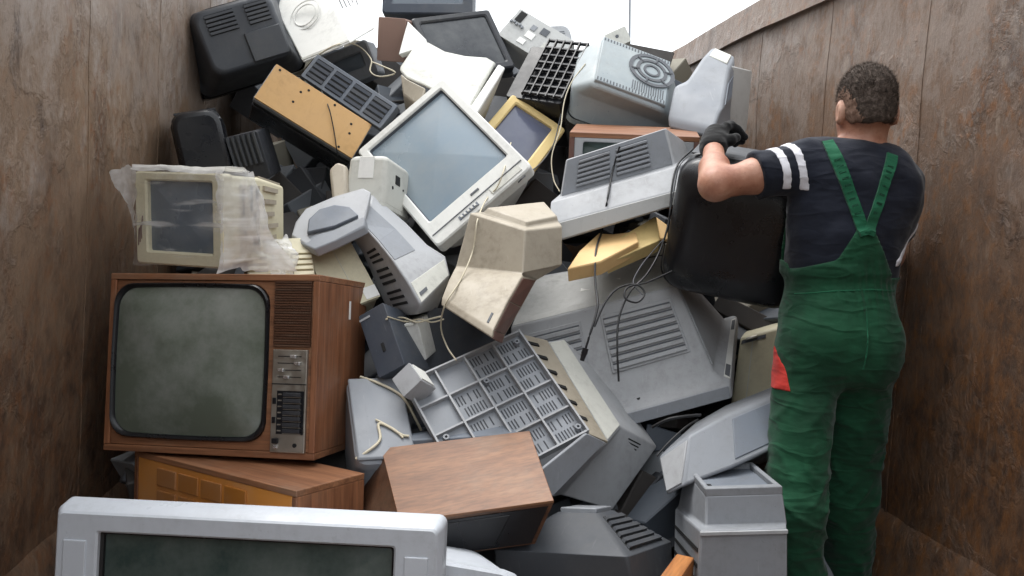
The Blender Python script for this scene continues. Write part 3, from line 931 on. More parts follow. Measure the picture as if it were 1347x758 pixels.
# --- wood veneered cabinet lying in front of the ribbed monitor
wb, L = poly('veneered_set', 'tilted set with a smooth brown wood veneer top, below the ribbed grey housing', 'television', 'walnut_dark', [
    [(-0.1387, 2.0518, 0.4845), (0.2622, 1.9848, 0.5505), (0.2499, 2.2841, 0.6326), (-0.1963, 2.3478, 0.5968)],
    [(-0.0670, 2.0125, 0.6042), (0.3033, 1.9483, 0.6658), (0.2806, 2.2398, 0.7657), (-0.1246, 2.2982, 0.7127)]], .002, 2, 'cabinet')
plate(wb, pface(L, 0, 'top'), .0, 1, .0, 1, 'veneer_top', 'teak_depth', .006, .002, .0015)
fc = pface(L, 0, 0)
plate(wb, fc, .03, .97, .06, .93, 'front_panel', 'black_plastic', .003)
plate(wb, fc, .08, .74, .12, .86, 'screen', 'black_plastic', .006, .002, .002)

# --- grey monitor housing with the ribbed underside
rb, L = poly('ribbed_monitor_housing', 'grey monitor housing showing a ribbed underside with rows of slots, above the veneered set', 'monitor', 'grey_plastic', [
    [(-0.0668, 2.4537, 0.8606), (0.2901, 2.5874, 0.9923), (0.4573, 2.3103, 0.7374), None],
    [(0.0023, 2.5661, 0.8405), (0.3863, 2.6358, 0.9629), (0.5261, 2.3609, 0.6984), (0.2909, 2.2351, 0.5693)],
    [(0.0509, 2.6609, 0.8268), (0.4470, 2.6900, 0.9624), (0.5870, 2.4570, 0.7213), (0.3850, 2.3451, 0.5521)],
    [(0.2527, 2.7830, 0.7094), (0.6183, 2.7832, 0.8196), (0.7298, 2.5568, 0.6303), (0.5555, 2.4228, 0.4746)]], .006, 3)
fc = pface(L, 0, 'bottom')
# u runs along the far edge, v away from it
plate(rb, fc, .005, .995, .005, .995, 'base_panel', 'mid_grey_plastic', .002)
RW, RH = 4, 4
for i in range(RW + 1):
    u = min(max(i / RW, .008), .992)
    plate(rb, fc, u - .007, u + .007, .0, 1, 'rib', 'grey_plastic', .026 if i in (0, RW) else .02)
for j in range(RH + 1):
    v = min(max(j / RH, .008), .992)
    plate(rb, fc, 0.015, .985, v - .007, v + .007, 'cross_rib', 'grey_plastic', .024 if j in (0, RH) else .017)
for i in range(RW):
    for j in range(RH):
        if (i == 0) or (i == 1 and j == 0):
            continue
        for row in range(2):
            for k in range(8):
                if (k * 5 + row * 3 + i * 7 + j) % 11 < 2:
                    continue
                u = (i + .13 + k * .1) / RW
                v = (j + .13 + row * .42) / RH
                plate(rb, fc, u, u + .036 / RW, v, v + .3 / RH, 'slot', 'vent_slot', .0032)
for (u, v) in ((.05, .1), (.93, .08), (.95, .93), (.55, .28), (.08, .55)):
    disc(rb, fc, u, v, .009, 'screw_boss', 'mid_grey_plastic', .02, .004)
fs_ = pface(L, 0, 1)
plate(rb, fs_, .0, 1.0, .08, .97, 'rim_flange', 'beige_plastic', .004, .004, .002)
for v in (.08, .22, .37, .52, .67, .82):
    plate(rb, fs_, v, v + .03, .1, .45, 'clip', 'vent_black', .007)
fs_ = pface(L, 1, 1)
plate(rb, fs_, .02, .98, .04, .97, 'light_cover', 'pale_plastic', .004, .004, .002)
grooves(rb, pface(L, 2, 2), .06, .62, .3, .62, 13, 'vent_black', 'v', .002, .42)
o_ = slab([(0.4436, 2.2625, 0.7539), (0.5067, 2.3037, 0.7158), (0.3311, 2.1533, 0.6115), (0.2710, 2.1138, 0.6786)], .012, 'side_flap', 'mid_grey_plastic', rb, .003)

# --- large light grey monitor lying face down in the middle
root, L = poly('large_grey_monitor', 'large light grey monitor lying face down with wide vent louvres and black cables over it', 'monitor', 'grey_plastic', [
    [(0.2614, 2.6618, 0.5753), (0.9617, 2.5238, 0.7887), (1.1164, 2.8839, 0.9774), None],
    [(0.2617, 2.6649, 0.6197), (0.9549, 2.5275, 0.8318), (1.1086, 2.8874, 1.0155), None],
    [(0.2737, 2.6852, 0.6394), (0.9357, 2.5504, 0.8426), (1.0823, 2.8695, 1.0094), None],
    [(0.2859, 2.7055, 0.6594), (0.9163, 2.5742, 0.8657), (1.0535, 2.8519, 1.0035), None],
    [(0.2818, 2.7896, 0.9903), (0.8314, 2.6926, 1.1343), (0.8663, 2.9478, 1.2326), (0.3874, 3.0317, 1.1482)]], .007, 3)
fc = pface(L, 3, 0)
for a, b in ((.06, .40), (.54, .92)):
    plate(root, fc, a - .012, b + .012, .27, .89, 'louvre_panel', 'grey_plastic', .003, .003, .002)
    for k in range(7):
        v = .30 + k * .081
        plate(root, fc, a, b, v, v + .046, 'louvre', 'grey_plastic', .011, .003, .002)
        plate(root, fc, a, b, v + .050, v + .066, 'louvre_gap', 'vent_grey', .0042)
fb_ = pface(L, 3, 'top')
plate(root, fb_, .01, .99, .02, .95, 'painted_lit_top', 'light_grey_plastic', .001)  # paler plate: sky light on the top face put into colour
plate(root, fb_, .40, .66, .42, .54, 'paper_strip', 'sticker_white', .0025)
plate(root, fb_, .36, .97, .955, .985, 'seam_gap', 'vent_black', .002)
plate(root, pface(L, 1, 1), .06, .94, .1, .9, 'light_edge', 'white_plastic', .003)
for a in (.08, .76):
    plate(root, pface(L, 1, 1), a, a + .15, .2, .8, 'side_socket', 'vent_grey', .005)
disc(root, pface(L, 2, 0), .62, .5, .006, 'screw_hole', 'vent_black', .002, n=12)
plate(root, pface(L, 0, 0), .01, .99, .05, .95, 'bezel_side', 'mid_grey_plastic', .003, .003, .002)
plate(root, pface(L, 3, 1), .05, .95, .05, .95, 'side_panel', 'grey_plastic', .002, .003, .002)

# --- dirty beige monitor standing on its face
root, L = poly('beige_monitor', 'dirty beige monitor standing on its face with its stepped back pointing up', 'monitor', 'beige_plastic', [
    [(0.0450, 2.5189, 1.0917), (0.1821, 2.3081, 1.0180), (0.2233, 2.4326, 0.9855), (0.1524, 2.8089, 1.0747)],
    [(0.0476, 2.5303, 1.1137), (0.1873, 2.3192, 1.0401), (0.2310, 2.4433, 1.0066), (0.1628, 2.8102, 1.1079)],
    [(0.0697, 2.5720, 1.1664), (0.2368, 2.4099, 1.1130), (0.2899, 2.5232, 1.0820), (0.2296, 2.8078, 1.1719)],
    [(0.0858, 2.6326, 1.1914), (0.2860, 2.4899, 1.1768), (0.3458, 2.5935, 1.1610), (0.2658, 2.8087, 1.2384)],
    [(0.0940, 2.6627, 1.2020), (0.2941, 2.5200, 1.1866), (0.4267, 2.5884, 1.2085), (0.2709, 2.8089, 1.2486)],
    [(0.1420, 2.6899, 1.3737), (0.3043, 2.5483, 1.3179), (0.4292, 2.6068, 1.3297), (0.3308, 2.7923, 1.3862)],
    [(0.1815, 2.6958, 1.3714), (0.3103, 2.5786, 1.3272), (0.4206, 2.6290, 1.3466), (0.3674, 2.7587, 1.3931)],
    [(0.1994, 2.7054, 1.3912), (0.3127, 2.5795, 1.3437), (0.4160, 2.6307, 1.3635), (0.3911, 2.7476, 1.4128)]], .006, 3)
for k in range(3):
    plate(root, pface(L, k, 1), .1, .9, .02, .98, 'mud_crust', 'brown_red', .002)
plate(root, pface(L, 1, 0), .86, .89, .1, .45, 'control_slot', 'vent_grey', .002)

# --- grey monitor with vents, upper right of the middle
root, L = poly('vented_monitor', 'light grey monitor lying face down with two banks of louvres, behind the carried black set', 'monitor', 'grey_plastic', [
    [(0.4022, 2.7163, 1.2705), (0.8294, 2.6412, 1.4034), (1.0396, 2.9791, 1.5028), (0.5906, 3.0690, 1.4046)],
    [(0.4026, 2.7208, 1.3351), (0.8248, 2.6449, 1.4500), (1.0345, 2.9836, 1.5581), (0.5855, 3.0749, 1.4805)],
    [(0.4170, 2.7851, 1.4116), (0.8337, 2.7101, 1.5305), (1.0027, 2.9588, 1.5886), (0.5736, 3.0584, 1.5157)],
    [(0.4539, 2.8228, 1.4284), (0.8362, 2.7607, 1.5368), (0.9744, 2.9416, 1.5896), (0.5781, 3.0078, 1.5181)],
    [(0.4754, 2.8296, 1.5572), (0.6198, 2.8202, 1.6344), (0.8094, 2.7824, 1.6629), (0.9519, 2.9257, 1.6175)][:1] + [(0.8066, 2.7725, 1.6617), (0.9519, 2.9254, 1.6121), (0.5921, 3.0098, 1.5675)]], .010, 4)
fc = pface(L, 3, 0)
plate(root, fc, .02, .98, .03, .97, 'painted_shaded_face', 'mid_grey_plastic', .002, .003, .001)  # darker plate: shade of this upright face put into its colour
for a, b in ((.14, .44), (.50, .80)):
    for k in range(6):
        v = .14 + k * .125
        plate(root, fc, a, b, v, v + .075, 'louvre', 'mid_grey_plastic', .010, .003, .002)
        plate(root, fc, a, b, v + .08, v + .105, 'louvre_gap', 'vent_grey', .004)
plate(root, fc, .52, .66, .72, .77, 'cable_socket', 'vent_black', .009)
plate(root, fc, .52, .545, .42, .77, 'cable_socket', 'vent_black', .009)
plate(root, pface(L, 0, 0), .005, .995, .08, .97, 'bezel_side', 'light_grey_plastic', .004, .003, .002)

# --- big white television on its corner
M, S = place('white_tv')
w, h = S[0][1], S[0][2]
wt = empty('white_television', M, 'white framed television tipped onto one corner with a plain blue grey screen', 'television', GRP)
m, iw, ih, cx, cz = frame(w, h, .035, .035, .035, .105, .05, .022, r=.018, ri=.008, chamfer=.005)
m.build('bezel', 'white_plastic', wt, 35)
screen(iw, ih, cx, cz, .02, .014, .01).build('screen', 'blue_grey_screen', wt, 60)
m = MB(); m.loft([rr(iw + .002, ih + .002, .008, cx, cz, 4, .006), rr(iw - .008, ih - .008, .008, cx, cz, 4, .02)], False, False)
m.build('screen_mask', 'dark_blue_plastic', wt, 35)
MB().box((0, -.001, -h / 2 + .048), (w * .94, .004, .003)).build('flap_seam', 'vent_grey', wt, 0)
MB().box((w * .02, -.0012, -h / 2 + .074), (.036, .004, .008)).build('badge', 'vent_grey', wt, 0, .001)
MB().box((-w * .12, -.0012, -h / 2 + .028), (.085, .004, .016)).build('button_label', 'blue_grey_plastic', wt, 0, .001)
for k in range(5):
    MB().box((-w * .12 - .03 + k * .015, -.004, -h / 2 + .028), (.009, .006, .009)).build('button', 'white_plastic', wt, 0, .001)
MB().box((w * .27, -.001, -h / 2 + .028), (.13, .004, .026)).build('control_flap', 'pale_plastic', wt, 0, .001)
shell([(.046, w * .98, h * .97, 0, 0), (.12, w * .9, h * .88, 0, 0), (.34, w * .5, h * .5, 0, 0)], .04).build('casing', 'white_plastic', wt, 32, .006)

# --- yellowed monitor with indigo screen
M, S = place('yellow_monitor')
w, h = S[0][1], S[0][2]
ym = empty('yellowed_monitor', M, 'small yellowed monitor with a dark indigo screen, right of the white television', 'monitor', GRP)
m, iw, ih, cx, cz = frame(w, h, .035, .035, .035, .045, .04, .018, r=.015, ri=.008, chamfer=.006)
m.build('bezel', 'yellow_plastic', ym, 35)
screen(iw, ih, cx, cz, .016, .008, .008).build('screen', 'indigo_screen', ym, 60)
shell([(.036, w * .98, h * .97, 0, 0), (.14, w * .86, h * .84, 0, 0), (.3, w * .55, h * .55, 0, 0)], .03).build('casing', 'yellow_plastic', ym, 32, .006)

# --- dusty set with the round emblem on its back
root, S = crt('round_label_tv', 'dusty_television', 'dust covered grey television lying on its face with a ringed disc on its back', 'television', 'dusty_plastic', r=.04, lip=.03, n=6)
fb_ = face(S, 1, 'back')
plate(root, fb_, .05, .95, .05, .95, 'back_panel', 'dusty_plastic', .012, .004, .004)
f2 = Face(*[fb_.p(u, v, .012) for u, v in ((0, 0), (1, 0), (1, 1), (0, 1))], (0, 0, 0))
f2.n = fb_.n
for k in range(22):
    plate(root, f2, .07 + k * .04, .085 + k * .04, .88, .93, 'edge_slot', 'vent_grey', .0015)
    plate(root, f2, .07 + k * .04, .085 + k * .04, .07, .12, 'edge_slot', 'vent_grey', .0015)
for k in range(14):
    plate(root, f2, .5 + k * .03, .512 + k * .03, .70, .87, 'edge_slot', 'vent_grey', .0015)
for r_o, r_i, mt in ((.098, .082, 'vent_grey'), (.066, .052, 'vent_grey'), (.036, .026, 'vent_grey')):
    disc(root, f2, .72, .40, r_o, 'ring', mt, .006, r_i)
disc(root, f2, .72, .40, .1, 'ring_disc', 'dusty_plastic', .002)
for k in range(6):
    a = k * math.pi / 3 + .3
    c = f2.p(.72, .40)
    ax = (f2.p(.8, .4) - c).normalized(); bx_ = f2.n.cross(ax)
    d = math.cos(a) * ax + math.sin(a) * bx_
    P = [c + d * .055 + f2.n * .004, c + d * .09 + f2.n * .004]
    MB().tube(P, .005, 6).build('spoke', 'vent_grey', root)

# --- pale tall monitor by the right wall
root, L = poly('pale_monitor', 'pale grey monitor standing on its face against the right wall, narrow back pointing up', 'monitor', 'mid_grey_plastic', [
    [(0.9156, 3.1166, 1.6985), (1.0358, 2.9592, 1.6434), (1.1674, 3.1316, 1.7091), (1.0377, 3.3111, 1.7773)],
    [(0.9130, 3.1197, 1.7386), (1.0389, 2.9620, 1.6872), (1.1677, 3.1352, 1.7613), (1.0319, 3.3146, 1.8200)],
    [(0.9486, 3.1652, 1.8658), (1.0724, 3.0027, 1.7420), (1.1710, 3.1386, 1.8136), (1.0630, 3.3179, 1.9114)],
    [(0.9981, 3.1715, 1.8850), (1.0906, 3.0221, 1.7588), (1.1740, 3.1395, 1.8310), (1.0809, 3.2965, 1.9200)],
    [(1.0918, 3.2404, 1.9984), (1.1705, 3.1676, 1.9393), (1.2312, 3.2669, 2.0067), (1.1658, 3.3582, 2.0633)]], .014, 4)
plate(root, pface(L, 3, 1), .2, .8, .05, .55, 'side_recess', 'blue_grey_plastic', .003)
plate(root, pface(L, 3, 'top'), .15, .85, .15, .85, 'back_cap', 'pale_plastic', .006, .003, .004)
lf = slab([(1.1873, 3.1974, 1.9569), (1.3124, 3.2953, 1.9571), (1.2895, 3.2812, 1.7225), (1.2332, 3.2218, 1.6554), (1.1328, 3.1368, 1.7323)], .07, 'leaning_monitor_frame', 'light_grey_plastic', None, .006)
tag(lf, 'loose monitor frame leaning between the pale monitor and the right wall', 'frame', GRP)
slab([(1.2012, 3.1853, 1.9490), (1.2936, 3.2715, 1.9493), (1.2787, 3.2567, 1.9314), (1.1886, 3.1753, 1.9324)], .004, 'corner_clip', 'vent_grey', lf, 0)
slab([(1.2484, 3.2184, 1.9152), (1.2710, 3.2371, 1.9278), (1.1791, 3.1320, 1.7323), (1.1544, 3.1132, 1.7153)], .004, 'dark_joint', 'vent_black', lf, 0)

# --- dark set at the top left
root, S = crt('dark_top_left', 'dark_grey_television', 'dark grey television at the top of the heap by the left wall', 'television', 'dark_grey_plastic', r=.045, bezel='black_plastic', lip=.06, n=6)
fb_ = face(S, 1, 'back')
for a, b in ((.08, .36), (.5, .86)):
    vents(root, fb_, a, b, .6, .92, 5, 'dark_grey_plastic', 'vent_black', 'u', .008, .4)
plate(root, fb_, .02, .48, .04, .5, 'lower_hump', 'dark_grey_plastic', .012, .004, .004)

# --- white set on top
root, L = poly('white_set', 'white plastic set at the top of the heap, cut by the upper picture edge', 'monitor', 'white_plastic', [
    [(-0.4947, 3.5453, 1.9964), (-0.2828, 3.4067, 2.0564), (-0.2026, 3.6276, 2.1630), (-0.4232, 3.8496, 2.1299)],
    [(-0.7389, 3.9653, 2.4515), (-0.4408, 3.8106, 2.4090), (-0.3097, 3.9822, 2.4625), (-0.5683, 4.1761, 2.5464)]], .010, 3)
fc = pface(L, 0, 0)
plate(root, fc, .03, .97, .03, .05, 'seam', 'pale_plastic', .002)
grooves(root, pface(L, 0, 1), .15, .8, .5, .9, 5, 'vent_grey', 'v', .001, .3)
disc(root, fc, .45, .5, .075, 'moulded_ring', 'white_plastic', .0015, .072)
disc(root, fc, .45, .5, .055, 'moulded_ring', 'white_plastic', .0015, .052)
root, S = crt('grey_under_white', 'shaded_grey_monitor', 'grey monitor in shade below the white set at the top', 'monitor', 'mid_grey_plastic', r=.02, lip=.02)

# --- set with a tan back board, and the grey slotted rail next to it
M, S = place('tan_tv')
w, h, dpt = S[0][1], S[0][2], S[1][0]
tt = empty('tan_backed_television', M, 'black television with a tan fibreboard back, sloping below the white set', 'television', GRP)
MB().box((0, .004, 0), (w * .985, .008, h * .97)).build('back_board', 'tan_board', tt, 0, .001)
for k, (yy, th_, in_, mt) in enumerate(((.022, .026, 0, 'mid_grey_plastic'), (.05, .022, .004, 'black_plastic'), (.078, .026, 0, 'charcoal_plastic'), (.15, .11, .006, 'black_plastic'))):
    shell([(yy - th_ / 2, w - in_, h - in_, 0, 0), (yy + th_ / 2, w - in_, h - in_, 0, 0)], .008, 3).build('cabinet_band', mt, tt, 32, .003)
fc = Face((-w / 2, 0, -h / 2), (w / 2, 0, -h / 2), (w / 2, 0, h / 2), (-w / 2, 0, h / 2), (0, .1, 0))
for u, v in ((.06, .9), (.31, .72), (.36, .86), (.30, .42), (.83, .72), (.86, .5), (.84, .08), (.62, .9)):
    disc(tt, fc, u, v, .005, 'screw_hole', 'vent_black', .001, n=10)
root, S = boxy('grey_rail', 'slotted_panel', 'blue grey slotted plastic panel lying along the tan backed television', 'panel', 'blue_grey_plastic', .006, .003)
fc = face(S, 0, 'front')
for k in range(4):
    vents(root, fc, .04 + k * .24, .24 + k * .24, .12, .88, 4, 'dark_blue_plastic', 'vent_black', 'u', .003, .4)

# --- black sets at the left
root, S = boxy('black_left', 'black_television', 'black television with a smooth side, wedged against the left wall above the wrapped monitor', 'television', 'black_plastic', .045, .012, secs=lambda S: [[-.0, S[0][1] * .95, S[0][2] * .96, 0, 0], [.03, S[0][1] * 1.1, S[0][2] * 1.05, 0, 0], [.3, S[0][1] * 1.1, S[0][2], 0, 0]])
plate(root, face(S, 1, 'T'), .1, .9, .1, .9, 'top_panel', 'charcoal_plastic', .003)
root, S = boxy('black_ribbed', 'black_ribbed_housing', 'black housing with upright ribs, right of the smooth black television', 'housing', 'charcoal_plastic', .01, .004)
fc = face(S, 0, 'front')
for k in range(6):
    plate(root, fc, .05 + k * .16, .12 + k * .16, .35, .98, 'rib', 'dark_grey_plastic', .014)

# --- white curved shell at the top middle
root, L = poly('white_curved_monitor', 'white monitor with a waisted curved back, above the white television', 'monitor', 'pale_plastic', [
    [(-0.1016, 3.3804, 1.9487), (-0.0301, 3.4829, 2.0788), (-0.0058, 3.7060, 2.1344), (-0.0847, 3.6859, 2.0189)],
    [(-0.0713, 3.3441, 1.9074), (-0.0055, 3.4595, 2.0682), (0.0205, 3.7233, 2.1323), (-0.0426, 3.6788, 1.9797)],
    [(-0.0006, 3.3041, 1.8726), (0.0615, 3.4502, 2.0344), (0.0926, 3.7131, 2.0927), (0.0255, 3.6690, 1.9406)],
    [(0.0571, 3.2553, 1.8368), (0.1400, 3.4203, 2.0119), (0.1781, 3.7028, 2.0729), (0.0969, 3.6598, 1.9144)],
    [(0.1130, 3.1966, 1.8001), (0.2298, 3.3902, 2.0018), (0.2702, 3.6929, 2.0663), (0.1553, 3.6515, 1.8818)],
    [(0.1670, 3.1377, 1.7588), (0.2762, 3.3630, 1.9706), (0.3161, 3.6863, 2.0399), (0.2071, 3.6438, 1.8492)]], .014, 3)
slab([(0.1548, 3.1182, 1.7504), (0.2934, 3.3515, 1.9746), (0.3202, 3.3476, 1.9596), (0.1943, 3.1239, 1.7462)], .3, 'bezel', 'white_plastic', root, .006)
slab([(-0.0919, 3.3479, 1.9311), (-0.0650, 3.3230, 1.9038), (0.0052, 3.2827, 1.8634), (-0.0185, 3.2599, 1.7904), (-0.0831, 3.3208, 1.8449)], .2, 'inner_shell', 'beige_plastic', root, .006)
slab([(-0.0687, 3.6160, 2.1949), (-0.0054, 3.5435, 2.1173), (0.0068, 3.5191, 2.0752), (-0.1048, 3.5076, 2.0336)], .03, 'broken_corner', 'white_plastic', root, .003)
root, S = crt('dark_panel', 'dark_flat_television', 'flat dark television lying back at the top of the heap, behind the white curved monitor', 'television', 'charcoal_plastic', r=.015, lip=.04, margin=.03, scr='navy_glass')
root, S = crt('dark_top', 'topmost_dark_television', 'dark blue grey television at the very top middle, cut by the upper picture edge', 'television', 'dark_blue_plastic', r=.02, lip=.05, scr='slate_screen')
root, S = boxy('brown_box', 'brown_cabinet_corner', 'small brown painted cabinet corner between the white set and the dark televisions', 'cabinet', 'brown_paint', .006, .003)
plate(root, face(S, 0, 'R'), .05, .95, .05, .95, 'side_panel', 'brown_red', .003)

# --- bare chassis and black slotted back
root, S = boxy('chassis', 'bare_chassis', 'pale metal monitor chassis with square cut-outs at the top of the heap', 'chassis', 'light_grey_plastic', .006, .003)
fc = face(S, 0, 'front')
for (u0, u1, v0, v1, mt) in ((.05, .16, .62, .95, 'vent_black'), (.34, .42, .62, .78, 'mid_grey_plastic'), (.5, .62, .66, .86, 'vent_grey'), (.34, .48, .36, .56, 'sticker_white'), (.3, .42, .12, .28, 'sticker_white'), (.66, .95, .1, .5, 'pale_plastic')):
    plate(root, fc, u0, u1, v0, v1, 'cut_out' if 'vent' in mt else 'metal_tab', mt, .003)
for k in range(5):
    plate(root, fc, .02 + k * .05, .05 + k * .05, .5 + .03 * (k % 2), .56 + .03 * (k % 2), 'metal_tab', 'mid_grey_plastic', .012)
root, S = boxy('back_lump', 'grey_rounded_housing', 'grey rounded housing just behind the bare chassis', 'housing', 'grey_plastic', .04, .008)
grooves(root, face(S, 0, 'front'), .2, .8, .3, .7, 4, 'vent_grey')
root, S = boxy('black_lattice', 'black_slotted_back', 'black slotted television back standing open like a lattice, right of the dark flat television', 'housing', 'black_plastic', .012, .005)
fc = face(S, 0, 'front')
for i in range(6):
    plate(root, fc, .28 + i * .142, .30 + i * .142, .05, 1.12, 'upright_bar', 'black_plastic', .02, -.004)
for j in range(8):
    plate(root, fc, .28, 1.02, .08 + j * .145, .105 + j * .145, 'cross_bar', 'charcoal_plastic', .017, -.004)
root, S = boxy('white_scrap', 'white_scrap_piece', 'small white plastic scrap at the top of the heap below the mast', 'scrap', 'pale_plastic', .006, .003)
disc(root, face(S, 0, 'front'), .5, .6, .008, 'hole', 'vent_grey', .001)

# --- monitor wrapped in plastic film
M, S = place('wrapped_monitor')
w, h = S[0][1] * 1.0, S[0][2]
wm = empty('wrapped_monitor', M, 'small beige monitor wrapped in torn clear plastic film, on top of the wooden television', 'monitor', GRP)
m, iw, ih, cx, cz = frame(w, h, .042, .034, .026, .04, .05, .02, r=.012, ri=.006, chamfer=.005)
m.build('bezel', 'cream_plastic', wm, 35)
screen(iw, ih, cx, cz, .018, .008, .006).build('screen', 'slate_screen', wm, 60)
S2 = [(.046, w * .97, h * .97, 0, 0), (.2, w * .95, h * .93, 0, 0), (.34, w * .9, h * .75, 0, 0)]
shell(S2, .012, 3).build('casing', 'cream_plastic', wm, 32, .004)
fr_ = face(S2, 0, 'R')
plate(wm, fr_, .1, .9, .3, .95, 'inner_chassis', 'beige_plastic', .004)
for (u0, u1, v0, v1) in ((.55, .85, .35, .40), (.3, .38, .4, .46), (.2, .28, .7, .9), (.6, .9, .62, .68), (.5, .58, .74, .8), (.75, .85, .8, .9)):
    plate(wm, fr_, u0, u1, v0, v1, 'cut_out', 'vent_black', .006)
fr1 = face(S2, 1, 'R')
for k in range(6):
    plate(wm, fr1, .05 + .16 * k, .11 + .16 * k, .1, .5 + .08 * (k % 3), 'fin', 'beige_plastic', .008)
    plate(wm, face(S2, 1, 'T'), .70 + .05 * k, .715 + .05 * k, .05, .95, 'fin', 'beige_plastic', .006)
plate(wm, face(S2, 0, 'T'), .88, .96, .2, .95, 'top_slot', 'vent_black', .003)
for k in range(3):
    MB().tube([(-w / 2 + .012 + .006 * k, -.003, -h * .3 + .01 * k), (-w / 2 + .016 + .004 * k, -.004, -h * .12), (-w / 2 + .03, -.004, -h * .05 + .01 * k)], .0016, 5).build('scratch_stem', 'brown_red', wm)
# the film itself: crumpled skin around the front, right side and top, with a flap on the left
random.seed(5)
def film_patch(pts, nu, nv, amp, fr, name='plastic_film', parent=None, seed=0, mat='plastic_film', rag=.0):
    """bicubic-ish patch through a grid of control points, crumpled"""
    G = np.array(pts, float)            # (a, b, 3)
    a, b = G.shape[:2]
    def interp(G, axis, n):
        k = G.shape[axis]
        out = []
        for t in np.linspace(0, k - 1, n):
            i = min(int(t), k - 2); f = t - i
            out.append(np.take(G, i, axis) * (1 - f) + np.take(G, i + 1, axis) * f)
        return np.stack(out, axis)
    Gf = interp(interp(G, 0, nu), 1, nv)
    m = MB()
    vs = []
    for i in range(nu):
        for j in range(nv):
            p = Vector(Gf[i, j])
            q = p * fr + Vector((seed, 0, 0))
            d = Vector((noise.noise(q), noise.noise(q + Vector((9, 0, 0))), noise.noise(q + Vector((0, 9, 0)))))
            q2 = p * fr * 3.1
            d2 = Vector((abs(noise.noise(q2)), abs(noise.noise(q2 + Vector((5, 0, 0)))), abs(noise.noise(q2 + Vector((0, 5, 0))))))
            e = 1 - min(i / (nu - 1), 1 - i / (nu - 1), j / (nv - 1), 1 - j / (nv - 1)) * 5
            e = max(0, e)
            c_ = Vector(Gf[nu // 2, nv // 2])
            pull = (c_ - p).normalized() * rag * e * (.5 + 1.1 * noise.noise(p * 26 + Vector((seed, 3, 3))))
            vs.append(p + d * amp + d2 * amp * .6 + pull)
    fs = [(i * nv + j, (i + 1) * nv + j, (i + 1) * nv + j + 1, i * nv + j + 1) for i in range(nu - 1) for j in range(nv - 1)]
    m.add(vs, fs)
    o_ = m.build(name, mat, parent, 180)
    return o_
X0, X1, Z0, Z1 = -w / 2 - .012, w / 2 + .014, -h / 2 - .006, h / 2 + .012
fl = empty('plastic_wrap', M, 'torn crumpled clear plastic film hanging over the small beige monitor', 'plastic film')
film_patch([[(X0 + .01, -.02, Z0), (X0 + .015, -.012, 0), (X0 + .01, -.016, Z1)], [(0, -.018, Z0 + .006), (0, -.022, 0), (0, -.014, Z1 - .005)], [(X1, -.016, Z0), (X1, -.014, 0), (X1, -.012, Z1)]], 46, 46, .008, 7, 'front_film', fl, 1, rag=.006)
film_patch([[(X1 - .022, -.016, Z0 - .004), (X1 - .02, -.016, 0), (X1 - .03, -.014, Z1)], [(X1 + .012, .06, Z0 - .01), (X1 + .016, .07, 0), (X1 + .01, .06, Z1)], [(X1 + .04, .15, Z0 - .02), (X1 + .014, .14, -.03), (X1 + .01, .12, Z1 - .005)], [(X1 + .11, .19, Z0 - .015), (X1 + .06, .17, -.07), (X1 + .012, .15, Z1 - .06)]], 46, 46, .016, 7, 'side_film', fl, 4, 'cloudy_film', .014)
film_patch([[(X0 + .0, -.014, Z1 - .012), (X1, -.01, Z1 - .012)], [(X0 - .01, .01, Z1 + .004), (X1, .01, Z1 + .006)], [(X0 + .01, .10, Z1 + .006), (X1, .10, Z1 + .004)], [(X0 + .02, .18, Z1 - .01), (X1 - .03, .17, Z1 - .01)]], 36, 36, .008, 7, 'top_film', fl, 7, 'cloudy_film', .012)
film_patch([[(X0 + .035, -.016, Z1 - .01), (X0 + .02, -.014, .06), (X0 + .016, -.014, -.06)], [(X0 - .012, .0, Z1 + .006), (X0 - .012, .01, .06), (X0 - .010, .01, -.01)], [(X0 - .05, .015, Z1 + .004), (X0 - .04, .02, .065), (X0 - .028, .02, .03)], [(X0 - .100, .02, Z1 - .012), (X0 - .085, .03, .085), (X0 - .05, .03, .055)]], 44, 44, .016, 7, 'flap_film', fl, 11, 'cloudy_film', .012)
film_patch([[(X0 + .01, -.004, .02), (X0 + .005, .0, -.09)], [(X0 - .022, .02, .03), (X0 - .015, .02, -.03)], [(X0 - .045, .03, .03), (X0 - .03, .03, .0)]], 24, 24, .012, 8, 'torn_strip', fl, 15, 'cloudy_film', .01)

# beige louvred back lying on the wooden television
root, S = boxy('beige_vents', 'beige_louvred_back', 'beige louvred monitor back lying on the wooden television under a twist of film', 'housing', 'cream_plastic', .012, .005)
fc = face(S, 0, 'front')
vents(root, fc, .02, .3, .1, .8, 5, 'cream_plastic', 'beige_plastic', 'u', .012, .4)
vents(root, fc, .68, .98, .1, .7, 5, 'cream_plastic', 'beige_plastic', 'u', .012, .4)
Mi = root.matrix_world
sw, sh = S[0][1], S[0][2]
fw = empty('film_twist', Mi, 'white twist of plastic film on the beige louvred back', 'plastic film')
film_patch([[(-sw * .26, -.03, sh * .42), (-sw * .3, -.03, -sh * .1), (-sw * .12, -.02, -sh * .55)], [(-sw * .05, -.045, sh * .36), (0, -.05, -.01), (.02, -.03, -sh * .5)], [(sw * .22, -.03, sh * .46), (sw * .25, -.03, 0), (sw * .2, -.02, -sh * .55)]], 34, 34, .022, 12, 'crumpled_sheet', fw, 3, 'cloudy_film', .03)
root, S = crt('cream_shell', 'cream_monitor', 'cream monitor shell tilted beside the silver monitor, right of the beige louvred back', 'monitor', 'cream_plastic', r=.015, lip=.01, margin=.03)
